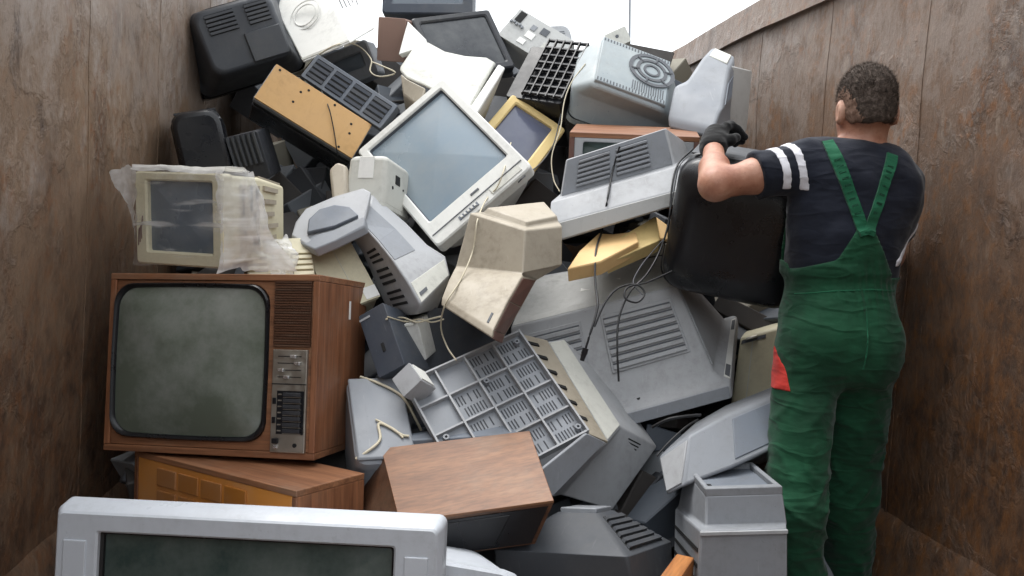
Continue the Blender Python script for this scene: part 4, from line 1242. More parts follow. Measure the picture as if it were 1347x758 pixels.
# its visible face is the plain rear: close it
plate(root, face(S, 0, 'front'), .0, 1, .0, 1, 'rear_panel', 'cream_plastic', .004, -.001, .003)
plate(root, face(S, 0, 'front'), .55, .56, .05, .95, 'moulding_line', 'pale_plastic', .006)
plate(root, face(S, 0, 'front'), .7, 1.0, .02, .2, 'white_label', 'sticker_white', .006)

# slabs and boxes between the wooden television and the ribbed housing
root, S = boxy('dark_slab', 'dark_flat_housing', 'narrow dark blue grey housing standing right of the wooden television', 'housing', 'dark_blue_plastic', .006, .003)
plate(root, face(S, 0, 'front'), .45, .56, .32, .45, 'latch_slot', 'vent_black', .002)
plate(root, face(S, 0, 'front'), .0, .4, .9, .93, 'edge_line', 'grey_plastic', .002)
root, S = boxy('white_slab', 'white_flat_piece', 'white flat plastic piece right of the narrow dark housing', 'housing', 'white_plastic', .005, .003)
plate(root, face(S, 0, 'front'), .1, .9, .93, .96, 'moulded_edge', 'pale_plastic', .003)
root, S = boxy('small_box', 'small_grey_box', 'small grey box on the upper left corner of the ribbed housing', 'box', 'grey_plastic', .004, .003)
plate(root, face(S, 0, 'R'), .1, .9, .1, .9, 'lid', 'white_plastic', .003)
root, S = crt('dark_mid', 'dark_middle_monitor', 'dark blue grey monitor in the gap below the beige monitor', 'monitor', 'dark_blue_plastic', r=.02, lip=.02, scr='dark_teal_screen')
plate(root, face(S, 0, 'front'), .0, 1, .0, 1, 'rear_panel', 'dark_blue_plastic', .004, -.001, .003)
root, S = crt('grey_left_mid', 'grey_rounded_television', 'grey rounded television behind the wooden television, half hidden, with pale cables', 'television', 'mid_grey_plastic', r=.04, lip=.03, scr='slate_screen', n=6)
plate(root, face(S, 0, 'front'), .02, .98, .02, .98, 'rear_panel', 'mid_grey_plastic', .012, -.001, .01)
root, L = poly('grey_flat_panel', 'thin grey panel lying between the veneered set and the ribbed housing', 'panel', 'blue_grey_plastic', [
    [(-0.1200, 2.3262, 0.6878), (0.2718, 2.2890, 0.7345), (0.2157, 2.3758, 0.7408), (-0.1129, 2.4067, 0.6969)],
    [(-0.1218, 2.3292, 0.7281), (0.2593, 2.2914, 0.7515), (0.1984, 2.3799, 0.7737), (-0.1193, 2.4089, 0.7188)]], .004, 2)
plate(root, pface(L, 0, 0), .03, .97, .1, .3, 'panel_edge', 'mid_grey_plastic', .003)

# --- right lower group
root, S = crt('pyramid', 'dark_pyramid_monitor', 'dark grey monitor lying on its face with a pyramid shaped back, bottom middle', 'monitor', 'dark_grey_plastic', r=.012, lip=.05, back_round=False, n=3)
fb_ = face(S, 1, 'back')
plate(root, fb_, .06, .94, .06, .94, 'back_cap', 'mid_grey_plastic', .012, .004, .003)
fr_ = face(S, 1, 'R')
vents(root, fr_, .12, .9, .1, .9, 6, 'dark_grey_plastic', 'vent_black', 'u', .008, .4)
root, L = poly('light_grey_monitor', 'light grey monitor lying on its side below the large monitor, beside the worker', 'monitor', 'mid_grey_plastic', [
    [(0.6436, 2.1607, 0.6028), (0.6439, 2.2471, 0.6857), (0.7658, 2.5531, 0.6303), (0.7831, 2.5227, 0.5110)],
    [(0.6725, 2.1198, 0.6377), (0.7207, 2.2038, 0.7570), (0.8506, 2.5497, 0.7075), (0.8308, 2.5178, 0.5110)],
    [(0.8106, 2.1288, 0.6823), (0.8516, 2.2735, 0.7935), (0.9472, 2.5437, 0.7630), (0.9624, 2.5069, 0.5493)],
    [(1.0294, 2.2110, 0.7387), (1.0921, 2.3539, 0.8569), (1.1892, 2.5647, 0.8452), (1.1699, 2.5106, 0.6206)]], .010, 3)
fc = pface(L, 2, 0)
plate(root, fc, .12, .88, .06, .9, 'side_recess', 'blue_grey_plastic', .004, .003, .002)
plate(root, pface(L, 0, 0), .08, .92, .06, .94, 'bezel_side', 'grey_plastic', .003, .003, .002)
root, L = poly('stepped_grey_television', 'blue grey television with a stepped recessed back, by the knee of the worker', 'television', 'mid_grey_plastic', [
    [(0.6546, 1.9351, 0.2777), (0.8715, 1.8935, 0.2915), (0.9230, 2.1593, 0.2769), (0.6811, 2.2143, 0.2740)],
    [(0.6680, 1.9550, 0.5804), (0.8737, 1.9145, 0.5931), (0.9146, 2.1797, 0.5555), (0.6894, 2.2321, 0.5392)],
    [(0.6943, 1.9923, 0.5755), (0.8909, 1.9527, 0.5883), (0.9105, 2.1809, 0.5660), (0.6979, 2.2319, 0.5499)],
    [(0.6982, 2.0072, 0.6504), (0.8844, 1.9686, 0.6625), (0.8983, 2.1988, 0.6595), (0.7208, 2.2465, 0.6467)]], .006, 3)
fc = pface(L, 0, 'top')
for a in ((0, 1, 0, .1), (0, 1, .93, 1), (0, .07, .1, .93), (.93, 1, .1, .93)):
    plate(root, fc, *a, 'rim', 'mid_grey_plastic', .018, .004, .003)
plate(root, fc, .07, .93, .1, .93, 'recess_floor', 'blue_grey_plastic', .003)
plate(root, pface(L, 0, 0), .0, 1, .96, .99, 'step_edge', 'grey_plastic', .006, .003, .001)
for k in range(3):
    plate(root, pface(L, 0, 3), .05, .95, .55 + .13 * k, .585 + .13 * k, 'side_groove', 'vent_black', .002)
plate(root, fc, .1, .16, .2, .3, 'catch', 'vent_black', .008)
root, L = poly('beige_end_monitor', 'beige monitor housing between the large grey monitor and the worker', 'monitor', 'cream_plastic', [
    [(1.0745, 2.8469, 0.6770), (1.2997, 2.7877, 0.7390), (1.4440, 3.0353, 0.7456), (1.2420, 3.0929, 0.6944)],
    [(1.1290, 2.8995, 0.9313), (1.3193, 2.8437, 0.9905), (1.4170, 3.0569, 1.0126), (1.2439, 3.1113, 0.9588)]], .01, 3)
fc = pface(L, 0, 0)
plate(root, fc, .03, .45, .9, .95, 'vent_slot', 'vent_grey', .002)
plate(root, fc, .22, .235, .04, .9, 'moulding_line', 'pale_plastic', .003)
plate(root, fc, .1, .3, .93, .97, 'hinge', 'brushed_metal', .012, .002, .002)
root, S = boxy('legs_grey', 'grey_plastic_panel', 'grey plastic panel seen between the legs of the worker', 'panel', 'mid_grey_plastic', .008, .004)
plate(root, face(S, 0, 'front'), .1, .9, .9, .93, 'moulded_edge', 'grey_plastic', .003)
root, S = crt('silver_tail', 'silver_rounded_television', 'silver rounded television corner showing right of the foreground television', 'television', 'silver_paint', r=.08, lip=.03, n=8, scr='slate_screen')
root, S = boxy('orange_edge', 'orange_wood_cabinet', 'orange brown wood cabinet edge at the bottom, right of the pyramid monitor', 'cabinet', 'orange_wood', .003, .002, secs=lambda S: [[.02, .045, .12, 0, -.012], [.2, .045, .12, 0, -.012]])
plate(root, face(S, 0, 'L'), .05, .95, .05, .95, 'side_panel', 'walnut_dark', .003)

# --- upper right: brown cabinet, broken tan piece
M, S = place('brown_cabinet')
w, h, dpt = S[0][1], S[0][2], S[1][0]
bc = empty('brown_wood_set', M, 'flat brown wood cabinet set lying under the dusty television', 'television', GRP)
MB().box((0, dpt / 2, h / 2 - .009), (w, dpt, .018)).build('cabinet_top', 'walnut_across', bc, 0, .002)
MB().box((0, dpt / 2, -h / 2 + .009), (w, dpt, .018)).build('cabinet_bottom', 'walnut_across', bc, 0, .002)
for sx in (-1, 1):
    MB().box((sx * (w / 2 - .009), dpt / 2, 0), (.018, dpt, h - .037)).build('cabinet_side', 'brown_red', bc, 0, .002)
m, iw, ih, cx, cz = frame(w - .037, h - .037, .03, .03, .014, .03, .02, .02, r=.003, ri=.01, chamfer=.003)
m.build('front_frame', 'grey_plastic', bc, 35)
screen(iw, ih, cx, cz, .016, .01, .01).build('screen', 'dark_teal_screen', bc, 60)

tp = empty('broken_tan_piece', Matrix.Translation((0.6205, 2.6731, 1.2635)), 'broken tan plastic piece with a notch, lying above the large grey monitor', 'scrap')
slab([(0.4409, 2.5862, 1.1966), (0.4938, 2.6652, 1.2516), (0.5742, 2.7416, 1.3101), (0.6239, 2.7561, 1.3024), (0.6899, 2.7098, 1.3152), (0.6794, 2.6279, 1.2813), (0.5494, 2.5965, 1.2172)], .05, 'curved_side', 'tan_broken', tp)
slab([(0.6104, 2.6955, 1.2804), (0.7661, 2.7458, 1.3659), (0.7923, 2.6994, 1.3177), (0.7529, 2.6408, 1.2859), (0.5776, 2.6136, 1.2141)], .06, 'block_end', 'yellow_plastic', tp)
slab([(0.7412, 2.6474, 1.3618), (0.7719, 2.6221, 1.3348), (0.7706, 2.5987, 1.2864), (0.7445, 2.6118, 1.2911)], .02, 'end_tab', 'tan_broken', tp)

# --- silver curved monitor with its dish foot
root, L = poly('silver_monitor', 'silver grey monitor with a swooping back and round dished foot, near the wooden television', 'monitor', 'grey_plastic', [
    [(-0.1961, 2.7018, 1.3323), (-0.1765, 2.8686, 1.4404), (-0.2463, 2.9756, 1.4261), (-0.2454, 2.8252, 1.2950)],
    [(-0.1485, 2.6531, 1.2822), (-0.0650, 2.8503, 1.3432), (-0.1072, 3.0348, 1.3257), (-0.2091, 2.7978, 1.2451)],
    [(-0.1000, 2.6037, 1.2243), (0.0058, 2.7975, 1.2698), (-0.0320, 3.0203, 1.2304), (-0.1832, 2.7712, 1.1910)],
    [(-0.0554, 2.5644, 1.1606), (0.0649, 2.7485, 1.2332), (0.0272, 3.0095, 1.1624), (-0.1528, 2.7428, 1.1179)],
    [(-0.0166, 2.5353, 1.0907), (0.0782, 2.7026, 1.1733), (0.0530, 2.9519, 1.0982), (-0.1229, 2.7151, 1.0558)],
    [(-0.0288, 2.5846, 1.0581), (0.0361, 2.7192, 1.0612), (0.0255, 2.9009, 1.0493), (-0.1124, 2.7529, 1.0344)]], .007, 3)
for k in (0, 1):
    plate(root, pface(L, k, 0), .04, .62, (.05 if k == 0 else 0), 1.0, 'back_panel', 'mid_grey_plastic', .002, .003)
plate(root, pface(L, 3, 0), .05, .95, .1, .95, 'bright_end', 'pale_plastic', .002, .003, .001)
plate(root, pface(L, 3, 0), .1, .3, .6, .75, 'badge', 'vent_grey', .004)
for k in range(1, 4):
    for q_ in range(3):
        plate(root, pface(L, k, 3), .25, .7, .15 + .28 * q_, .27 + .28 * q_, 'side_slot', 'vent_black', .002)
slab([(-0.4312, 2.7642, 1.3006), (-0.4224, 2.8069, 1.3475), (-0.3955, 2.8475, 1.3908), (-0.3019, 2.8609, 1.4319), (-0.2040, 2.8325, 1.4589), (-0.1764, 2.7883, 1.4444), (-0.1912, 2.7022, 1.3443), (-0.2320, 2.6741, 1.3154), (-0.3403, 2.6514, 1.2636), (-0.3665, 2.6749, 1.2727)], .035, 'foot_plate', 'grey_plastic', root, .006)
slab([(-0.3735, 2.7136, 1.3106), (-0.3719, 2.7417, 1.3542), (-0.3409, 2.7659, 1.3864), (-0.2926, 2.7691, 1.4014), (-0.2425, 2.7512, 1.3937), (-0.2107, 2.7107, 1.3661), (-0.2858, 2.6960, 1.3322)], .02, 'foot_dish', 'blue_grey_plastic', root, .004)
slab([(-0.4168, 2.7466, 1.2861), (-0.2843, 2.6799, 1.3202), (-0.1920, 2.6834, 1.3633), (-0.1884, 2.6607, 1.3321), (-0.2791, 2.6266, 1.2874), (-0.3423, 2.6312, 1.2594)], .03, 'foot_lip', 'mid_grey_plastic', root, .005)
root, S = crt('small_white_back', 'small_white_monitor', 'small off white monitor back with a port and label, left of the white television screen', 'monitor', 'pale_plastic', r=.02, lip=.02, secs=lambda S: [[0, .15, .24, 0, 0], [.06, .148, .235, 0, 0], [.185, .14, .22, 0, 0]], n=5)
plate(root, face(S, 1, 'T'), .3, .68, .35, .95, 'label', 'sticker_white', .0015)
plate(root, face(S, 1, 'R'), .45, .62, .35, .6, 'port', 'vent_black', .002)
disc(root, face(S, 1, 'R'), .72, .2, .006, 'screw_hole', 'vent_black', .002, n=10)
disc(root, face(S, 1, 'R'), .3, .3, .004, 'screw_hole', 'vent_black', .002, n=10)
bl = slab([(-0.3284, 2.9308, 1.5277), (-0.3018, 2.9501, 1.5553), (-0.2662, 2.9255, 1.5433), (-0.2589, 2.8557, 1.4218), (-0.3121, 2.8612, 1.4218)], .09, 'beige_side_shell', 'beige_plastic', None, .012)
tag(bl, 'beige rounded housing stub left of the small off white monitor', 'housing', GRP)

# --- the black set in the worker's hands
def carried(S):
    return [[-.035, .25, .24, -.01, -.01], [-.030, .31, .31, -.01, -.01], [-.012, .37, .38, -.01, -.01], [.02, .41, .425, -.01, -.01], [.06, .42, .435, -.01, -.01], [.30, .41, .43, -.01, -.01], [.355, .36, .39, -.01, -.01]]
M, S = place('carried_tv')
S = carried(S)
ct = empty('carried_black_television', M, 'black television carried by the worker in green overalls', 'television', GRP)
shell(S, .075, 8).build('casing', 'black_plastic', ct, 40, .008)
plate(ct, face(S, 4, 'T'), .06, .94, .05, .95, 'top_panel', 'dark_grey_plastic', .003, .003, .002)
MB().loft([rr(.43, .445, .075, -.01, -.01, 8, .055), rr(.434, .449, .075, -.01, -.01, 8, .058), rr(.434, .449, .075, -.01, -.01, 8, .066), rr(.43, .445, .075, -.01, -.01, 8, .069)], False, False).build('casing_seam', 'charcoal_plastic', ct, 40)
grooves(ct, face(S, 4, 'L'), .2, .8, .2, .7, 8, 'vent_black', 'v', .0015, .4)
disc(ct, face(S, 4, 'L'), .6, .15, .008, 'socket', 'brushed_metal', .003, .004, 12)
disc(ct, face(S, 4, 'L'), .5, .15, .008, 'socket', 'brushed_metal', .003, .004, 12)

# ------------------------------------------------------------------ cables
cable('black cable looping down over the large grey monitor from the vented monitor', [(0.6522, 2.7887, 1.5984), (0.6291, 2.7873, 1.5169), (0.5892, 2.6959, 1.4044), (0.5911, 2.7611, 1.3253), (0.5424, 2.6349, 1.2523), (0.5242, 2.5548, 1.1599), (0.5144, 2.4701, 1.0871), (0.4832, 2.4276, 1.0098), (0.4694, 2.4258, 0.9648)], .0035, 'cable_black', 'black_plastic')
cable('black cable crossing from the carried set to the large grey monitor', [(0.8879, 2.7287, 1.5874), (0.8313, 2.7107, 1.5355), (0.7960, 2.6582, 1.4603), (0.7725, 2.6081, 1.3492), (0.7359, 2.5798, 1.2532), (0.6766, 2.5203, 1.1798), (0.6152, 2.4828, 1.1290), (0.5733, 2.4414, 1.0527), (0.5591, 2.3966, 0.9677), (0.5605, 2.3799, 0.8758)], .0032, 'cable_black')
cable('black cable coiled on the light top of the large grey monitor', [(0.7619, 2.5324, 1.1905), (0.6686, 2.4894, 1.1583), (0.6083, 2.4746, 1.1458), (0.5942, 2.4537, 1.1153), (0.6304, 2.4490, 1.1017), (0.6585, 2.4681, 1.1275), (0.6338, 2.4826, 1.1543), (0.5786, 2.4874, 1.1405), (0.5349, 2.4686, 1.0962), (0.4988, 2.4375, 1.0311)], .003, 'cable_black')
cable('thin grey cable curling beside the coil on the large grey monitor', [(0.7534, 2.6077, 1.2863), (0.7125, 2.6017, 1.2430), (0.6632, 2.5434, 1.2023), (0.6319, 2.5032, 1.1577), (0.6504, 2.4636, 1.1233)], .002, 'cable_grey')
cable('white cable hanging over the white television and the beige monitor', [(0.3237, 3.1741, 1.6469), (0.2736, 2.8895, 1.5344), (0.2448, 2.8605, 1.4651), (0.2082, 2.8592, 1.4236), (0.1643, 2.6570, 1.3490), (0.1482, 2.6339, 1.2533), (0.1061, 2.5494, 1.1675), (0.0582, 2.4998, 1.0978), (0.0456, 2.5743, 1.0207), (0.0638, 2.5682, 0.9599), (0.0888, 2.4860, 0.9297)], .0026, 'cable_cream')
cable('white cable hanging in front of the dusty television beside the yellowed monitor', [(0.6368, 3.3277, 1.9769), (0.5785, 3.3067, 1.9008), (0.5414, 3.2641, 1.8140), (0.5162, 3.1985, 1.7033), (0.4776, 3.1548, 1.5982), (0.4766, 3.1084, 1.5098), (0.4925, 3.0629, 1.4599)], .0022, 'cable_cream')
cable('grey cord beside the yellowed monitor running to the white television', [(0.5390, 3.3223, 1.7779), (0.4959, 3.2371, 1.6493), (0.4402, 3.1771, 1.5740), (0.3387, 2.8599, 1.5018), (0.3181, 2.8634, 1.4812)], .0025, 'cable_grey')
cable('cream cable loop between the white set and the white curved monitor', [(-0.5145, 3.7294, 2.0059), (-0.4210, 3.4957, 2.0245), (-0.3369, 3.4452, 2.0577), (-0.2779, 3.6100, 2.0884), (-0.2175, 3.5384, 2.0191), (-0.2184, 3.4941, 1.9616), (-0.1776, 3.4680, 1.9364), (-0.1156, 3.4422, 1.9479), (-0.1772, 3.4712, 1.9823), (-0.2102, 3.5163, 2.0026)], .0032, 'cable_cream')
cable('black cord lying across the tan backed television', [(-0.4011, 3.3850, 1.8616), (-0.3640, 3.2804, 1.7882), (-0.3465, 3.2665, 1.7151), (-0.3345, 3.2507, 1.6421), (-0.3303, 3.2586, 1.6000)], .0022, 'cable_black')
cable('cream pair of cables under the silver monitor', [(-0.1191, 2.5257, 1.0513), (-0.0716, 2.6146, 1.0460), (-0.0290, 2.5830, 1.0347), (0.0108, 2.5996, 1.0420), (0.0509, 2.5961, 1.0514)], .003, 'cable_cream')
cable('second cream cable under the silver monitor', [(-0.1145, 2.5254, 1.0582), (-0.0669, 2.6095, 1.0346), (-0.0197, 2.5927, 1.0430), (0.0178, 2.5982, 1.0325), (0.0555, 2.5949, 1.0420)], .0025, 'cable_cream')
cable('pale flat cable arching over the grey rounded television', [(-0.1981, 2.5289, 0.8768), (-0.1488, 2.4957, 0.8658), (-0.0920, 2.4721, 0.8417), (-0.0605, 2.4500, 0.8160), (-0.0362, 2.4344, 0.7736), (-0.0166, 2.4395, 0.7312)], .0042, 'cable_cream')
cable('white twisted cable behind the wooden television near its lower right corner', [(-0.1922, 2.2617, 0.6991), (-0.1557, 2.2685, 0.7214), (-0.1288, 2.3054, 0.7408), (-0.1353, 2.3532, 0.7724), (-0.1054, 2.3479, 0.7643), (-0.0710, 2.3285, 0.7464), (-0.0498, 2.3268, 0.7420)], .004, 'cable_cream')
cable('second white cable behind the wooden television', [(-0.1444, 2.3668, 0.7826), (-0.1184, 2.3558, 0.7714), (-0.0882, 2.3406, 0.7569), (-0.0666, 2.3194, 0.7399)], .003, 'cable_cream')
cable('black cable under the large grey monitor', [(0.6597, 2.3702, 0.7401), (0.6987, 2.3479, 0.7670), (0.7473, 2.3435, 0.7758), (0.7991, 2.3484, 0.7780)], .0045, 'cable_black')
cable('second black cable under the large grey monitor', [(0.6397, 2.2477, 0.6878), (0.6796, 2.2660, 0.7209), (0.7391, 2.3025, 0.7543), (0.7869, 2.3388, 0.7670)], .003, 'cable_black')

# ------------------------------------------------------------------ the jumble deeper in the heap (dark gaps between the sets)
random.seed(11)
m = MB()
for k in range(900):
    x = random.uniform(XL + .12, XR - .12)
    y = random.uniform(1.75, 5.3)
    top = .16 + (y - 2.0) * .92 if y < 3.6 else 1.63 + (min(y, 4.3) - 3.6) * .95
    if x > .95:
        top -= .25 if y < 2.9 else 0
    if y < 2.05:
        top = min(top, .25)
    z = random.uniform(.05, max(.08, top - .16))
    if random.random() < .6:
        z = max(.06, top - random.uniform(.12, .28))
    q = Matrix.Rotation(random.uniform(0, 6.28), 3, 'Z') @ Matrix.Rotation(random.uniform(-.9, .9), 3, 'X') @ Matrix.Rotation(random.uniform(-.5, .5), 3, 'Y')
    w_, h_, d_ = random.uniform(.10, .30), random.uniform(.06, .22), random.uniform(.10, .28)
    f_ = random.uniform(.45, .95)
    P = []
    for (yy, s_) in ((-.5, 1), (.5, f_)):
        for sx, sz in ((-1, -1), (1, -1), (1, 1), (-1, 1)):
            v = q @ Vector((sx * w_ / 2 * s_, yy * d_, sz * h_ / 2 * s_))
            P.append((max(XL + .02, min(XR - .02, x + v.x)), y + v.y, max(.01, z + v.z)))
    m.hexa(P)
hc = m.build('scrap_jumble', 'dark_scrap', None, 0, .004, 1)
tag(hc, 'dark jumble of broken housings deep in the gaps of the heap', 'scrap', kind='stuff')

# ------------------------------------------------------------------ the worker: distance fields meshed as continuous surfaces
def seg(P, a, b, ra, rb):
    a, b = np.array(a, float), np.array(b, float)
    ba = b - a
    t = np.clip(((P - a) @ ba) / (ba @ ba), 0, 1)
    return np.linalg.norm(P - a - t[..., None] * ba, axis=-1) - (ra + (rb - ra) * t)
def ell(P, c, r, Rm=None):
    q = P - np.array(c, float)
    if Rm is not None:
        q = q @ Rm
    r = np.array(r, float)
    k0 = np.linalg.norm(q / r, axis=-1)
    k1 = np.linalg.norm(q / (r * r), axis=-1) + 1e-9
    return k0 * (k0 - 1) / k1
def smin(a, b, k):
    h = np.clip(.5 + .5 * (b - a) / k, 0, 1)
    return b * (1 - h) + a * h - k * h * (1 - h)
def smax(a, b, k):
    return -smin(-a, -b, k)
def nets(fn, lo, hi, h):
    """naive surface nets of fn < 0"""
    lo, hi = np.array(lo, float), np.array(hi, float)
    n = np.ceil((hi - lo) / h).astype(int) + 1
    ax = [lo[k] + h * np.arange(n[k]) for k in range(3)]
    D = np.empty(n)
    for i in range(n[0]):
        Yg, Zg = np.meshgrid(ax[1], ax[2], indexing='ij')
        P = np.stack([np.full_like(Yg, ax[0][i]), Yg, Zg], -1)
        D[i] = fn(P)
    S = D < 0
    c = [S[dx:n[0] - 1 + dx, dy:n[1] - 1 + dy, dz:n[2] - 1 + dz] for dx in (0, 1) for dy in (0, 1) for dz in (0, 1)]
    cnt = sum(x.astype(int) for x in c)
    cell = (cnt > 0) & (cnt < 8)
    idx = -np.ones(cell.shape, int)
    ii = np.argwhere(cell)
    idx[cell] = np.arange(len(ii))
    acc = np.zeros((len(ii), 3)); num = np.zeros(len(ii))
    cor = [(0, 0, 0), (0, 0, 1), (0, 1, 0), (0, 1, 1), (1, 0, 0), (1, 0, 1), (1, 1, 0), (1, 1, 1)]
    for a in range(8):
        for b in range(a + 1, 8):
            if sum(abs(x - y) for x, y in zip(cor[a], cor[b])) != 1:
                continue
            A, B = np.array(cor[a]), np.array(cor[b])
            da = D[tuple((ii + A).T)]; db = D[tuple((ii + B).T)]
            cr = (da < 0) != (db < 0)
            t = np.where(cr, da / (da - db + 1e-12), 0)
            acc[cr] += (A + t[:, None] * (B - A))[cr]
            num[cr] += 1
    V = lo + h * (ii + acc / num[:, None])
    F = []
    for axis in range(3):
        o1, o2 = [(1, 2), (2, 0), (0, 1)][axis]
        sl0 = [slice(None)] * 3; sl1 = [slice(None)] * 3
        sl0[axis] = slice(0, n[axis] - 1); sl1[axis] = slice(1, n[axis])
        ch = S[tuple(sl0)] != S[tuple(sl1)]
        e = np.argwhere(ch)
        ok = (e[:, o1] > 0) & (e[:, o2] > 0) & (e[:, o1] < n[o1] - 1) & (e[:, o2] < n[o2] - 1)
        e = e[ok]
        u1 = np.zeros(3, int); u1[o1] = 1
        u2 = np.zeros(3, int); u2[o2] = 1
        q = np.stack([idx[tuple((e - u1 - u2).T)], idx[tuple((e - u2).T)], idx[tuple(e.T)], idx[tuple((e - u1).T)]], 1)
        fl = ~S[tuple(e.T)]
        q[fl] = q[fl][:, ::-1]
        F.append(q)
    F = np.concatenate(F)
    F = F[(F >= 0).all(1)]
    return V, F
def field_mesh(name, fn, lo, hi, h, mat, parent):
    V, F = nets(fn, lo, hi, h)
    me = bpy.data.meshes.new(name)
    me.from_pydata((V - MAN0).tolist(), [], F.tolist())
    me.update()
    o_ = bpy.data.objects.new(name, me)
    COL.objects.link(o_)
    me.materials.append(MATS[mat])
    me.polygons.foreach_set('use_smooth', [True] * len(me.polygons))
    o_.parent = parent
    return o_
def vnoise(P, f, seed=0):
    """cheap smooth pseudo-noise from a few rotated sines"""
    x, y, z = P[..., 0] * f + seed, P[..., 1] * f + seed * 1.7, P[..., 2] * f + seed * 2.3
    return (np.sin(x * 1.7 + 1.3 * np.sin(z * 1.1 + y)) + np.sin(y * 1.9 + 1.1 * np.sin(x * 1.3)) + np.sin(z * 1.6 + 1.4 * np.sin(y * .9 + x * .6))) / 3
J = {k: np.array(v) for k, v in dict(
    head=(1.2202, 2.2361, 1.6631), chin=(1.2444, 2.3100, 1.6031), neck0=(1.2117, 2.2360, 1.5061), neck1=(1.2213, 2.2466, 1.5997),
    shL=(1.0518, 2.2621, 1.4984), elL=(0.7942, 2.2445, 1.4432), wrL=(0.8574, 2.4484, 1.5696), shR=(1.3081, 2.2211, 1.4364), elR=(1.3750, 2.3720, 1.2431), wrR=(1.2813, 2.5726, 1.0925),
    chest=(1.1958, 2.2507, 1.4054), belly=(1.1697, 2.2503, 1.2174), pelvis=(1.1507, 2.2293, 1.0346),
    hipL=(1.0652, 2.2333, 0.9664), knL=(0.9846, 2.1225, 0.5618), anL=(1.0163, 2.1584, 0.1157), hipR=(1.2276, 2.2265, 0.9649), knR=(1.2400, 2.3154, 0.5263), anR=(1.3150, 2.4561, 0.0586)).items()}
anL, anR = J['anL'], J['anR']
MAN0 = np.array([(anL[0] + anR[0]) / 2, (anL[1] + anR[1]) / 2, 0.0])
man = empty('person', Matrix.Translation(MAN0.tolist()), 'worker seen from behind in green bib overalls and a black shirt, lifting a black television', 'person')
UP = np.array([0, 0, 1.0]); FW = np.array([math.sin(R(5)), math.cos(R(5)), 0]); RT = np.array([FW[1], -FW[0], 0])
def off(p, r_=0, f_=0, u_=0):
    return np.array(p) + RT * r_ + FW * f_ + UP * u_
HR = np.stack([RT, FW, UP], 1)      # head frame
def leg(P, h, k, a, g_):
    d = seg(P, h, k, .088 + g_, .062 + g_)
    d = smin(d, seg(P, k, a, .062 + g_, .046 + g_), .03)
    return d
def arm(P, s_, e, w_, g_):
    d = seg(P, s_, e, .054 + g_, .041 + g_)
    d = smin(d, seg(P, off(s_), s_ * .45 + e * .55, .052 + g_, .048 + g_), .02)
    d = smin(d, seg(P, e, e * .6 + w_ * .4, .042 + g_, .044 + g_), .02)
    return smin(d, seg(P, e, w_, .040 + g_, .029 + g_), .02)
def torso(P, g_):
    d = ell(P, off(J['chest'], -.005, .0, -.01), (.172 + g_, .118 + g_, .18 + g_), HR)
    d = smin(d, ell(P, off(J['belly'], 0, .01, 0), (.148 + g_, .115 + g_, .17 + g_), HR), .08)
    d = smin(d, seg(P, off(J['shL'], .02, 0, .0), off(J['shR'], -.02, 0, 0), .066 + g_, .066 + g_), .05)
    d = smin(d, seg(P, off(J['neck0'], -.07, .0, .004), off(J['neck0'], .05, 0, -.02), .058 + g_, .058 + g_), .05)
    return d
def pelv(P, g_):
    d = ell(P, off(J['pelvis'], 0, .005, .0), (.148 + g_, .118 + g_, .14 + g_), HR)
    for s_ in (-1, 1):
        d = smin(d, ell(P, off(J['pelvis'], s_ * .065, -.04, -.05), (.082 + g_, .08 + g_, .1 + g_), HR), .04)
    return d
def headf(P):
    hc_ = J['head']
    d = ell(P, off(hc_, 0, .0, .012), (.071, .094, .095), HR)
    d = smin(d, ell(P, off(hc_, 0, .035, -.05), (.062, .062, .072), HR), .03)          # jaw
    d = smin(d, ell(P, off(hc_, 0, .082, -.092), (.026, .02, .02), HR), .03)           # chin
    d = smin(d, seg(P, off(hc_, 0, .098, -.005), off(hc_, 0, .118, -.036), .009, .015), .012)   # nose
    d = smin(d, seg(P, off(hc_, -.04, .086, .018), off(hc_, .04, .086, .018), .012, .012), .02)  # brow
    for s_ in (-1, 1):
        d = smax(d, -(np.linalg.norm(P - off(hc_, s_ * .031, .105, -.002), axis=-1) - .016), .012)
        e = ell(P, off(hc_, s_ * .078, -.004, -.022), (.011, .022, .034), HR)
        e = smax(e, -ell(P, off(hc_, s_ * .089, -.002, -.020), (.009, .013, .023), HR), .006)
        d = smin(d, e, .012)
    d = smax(d, -seg(P, off(hc_, -.022, .104, -.062), off(hc_, .022, .104, -.062), .003, .003), .004)  # mouth line
    d = smin(d, seg(P, J['neck1'], J['neck0'], .056, .063), .03)
    return d
def hand(P, wr, palm_dir, finger_dir, thumb_dir, curl_dir, g_=0.0):
    """palm, four curled fingers of different lengths and a thumb"""
    P0, shp = P.reshape(-1, 3), P.shape[:-1]
    near = np.linalg.norm(P0 - wr, axis=-1) < .22
    full = np.full(len(P0), 9.0)
    if near.any():
        full[near] = hand_near(P0[near], wr, palm_dir, finger_dir, thumb_dir, curl_dir, g_)
    return full.reshape(shp)
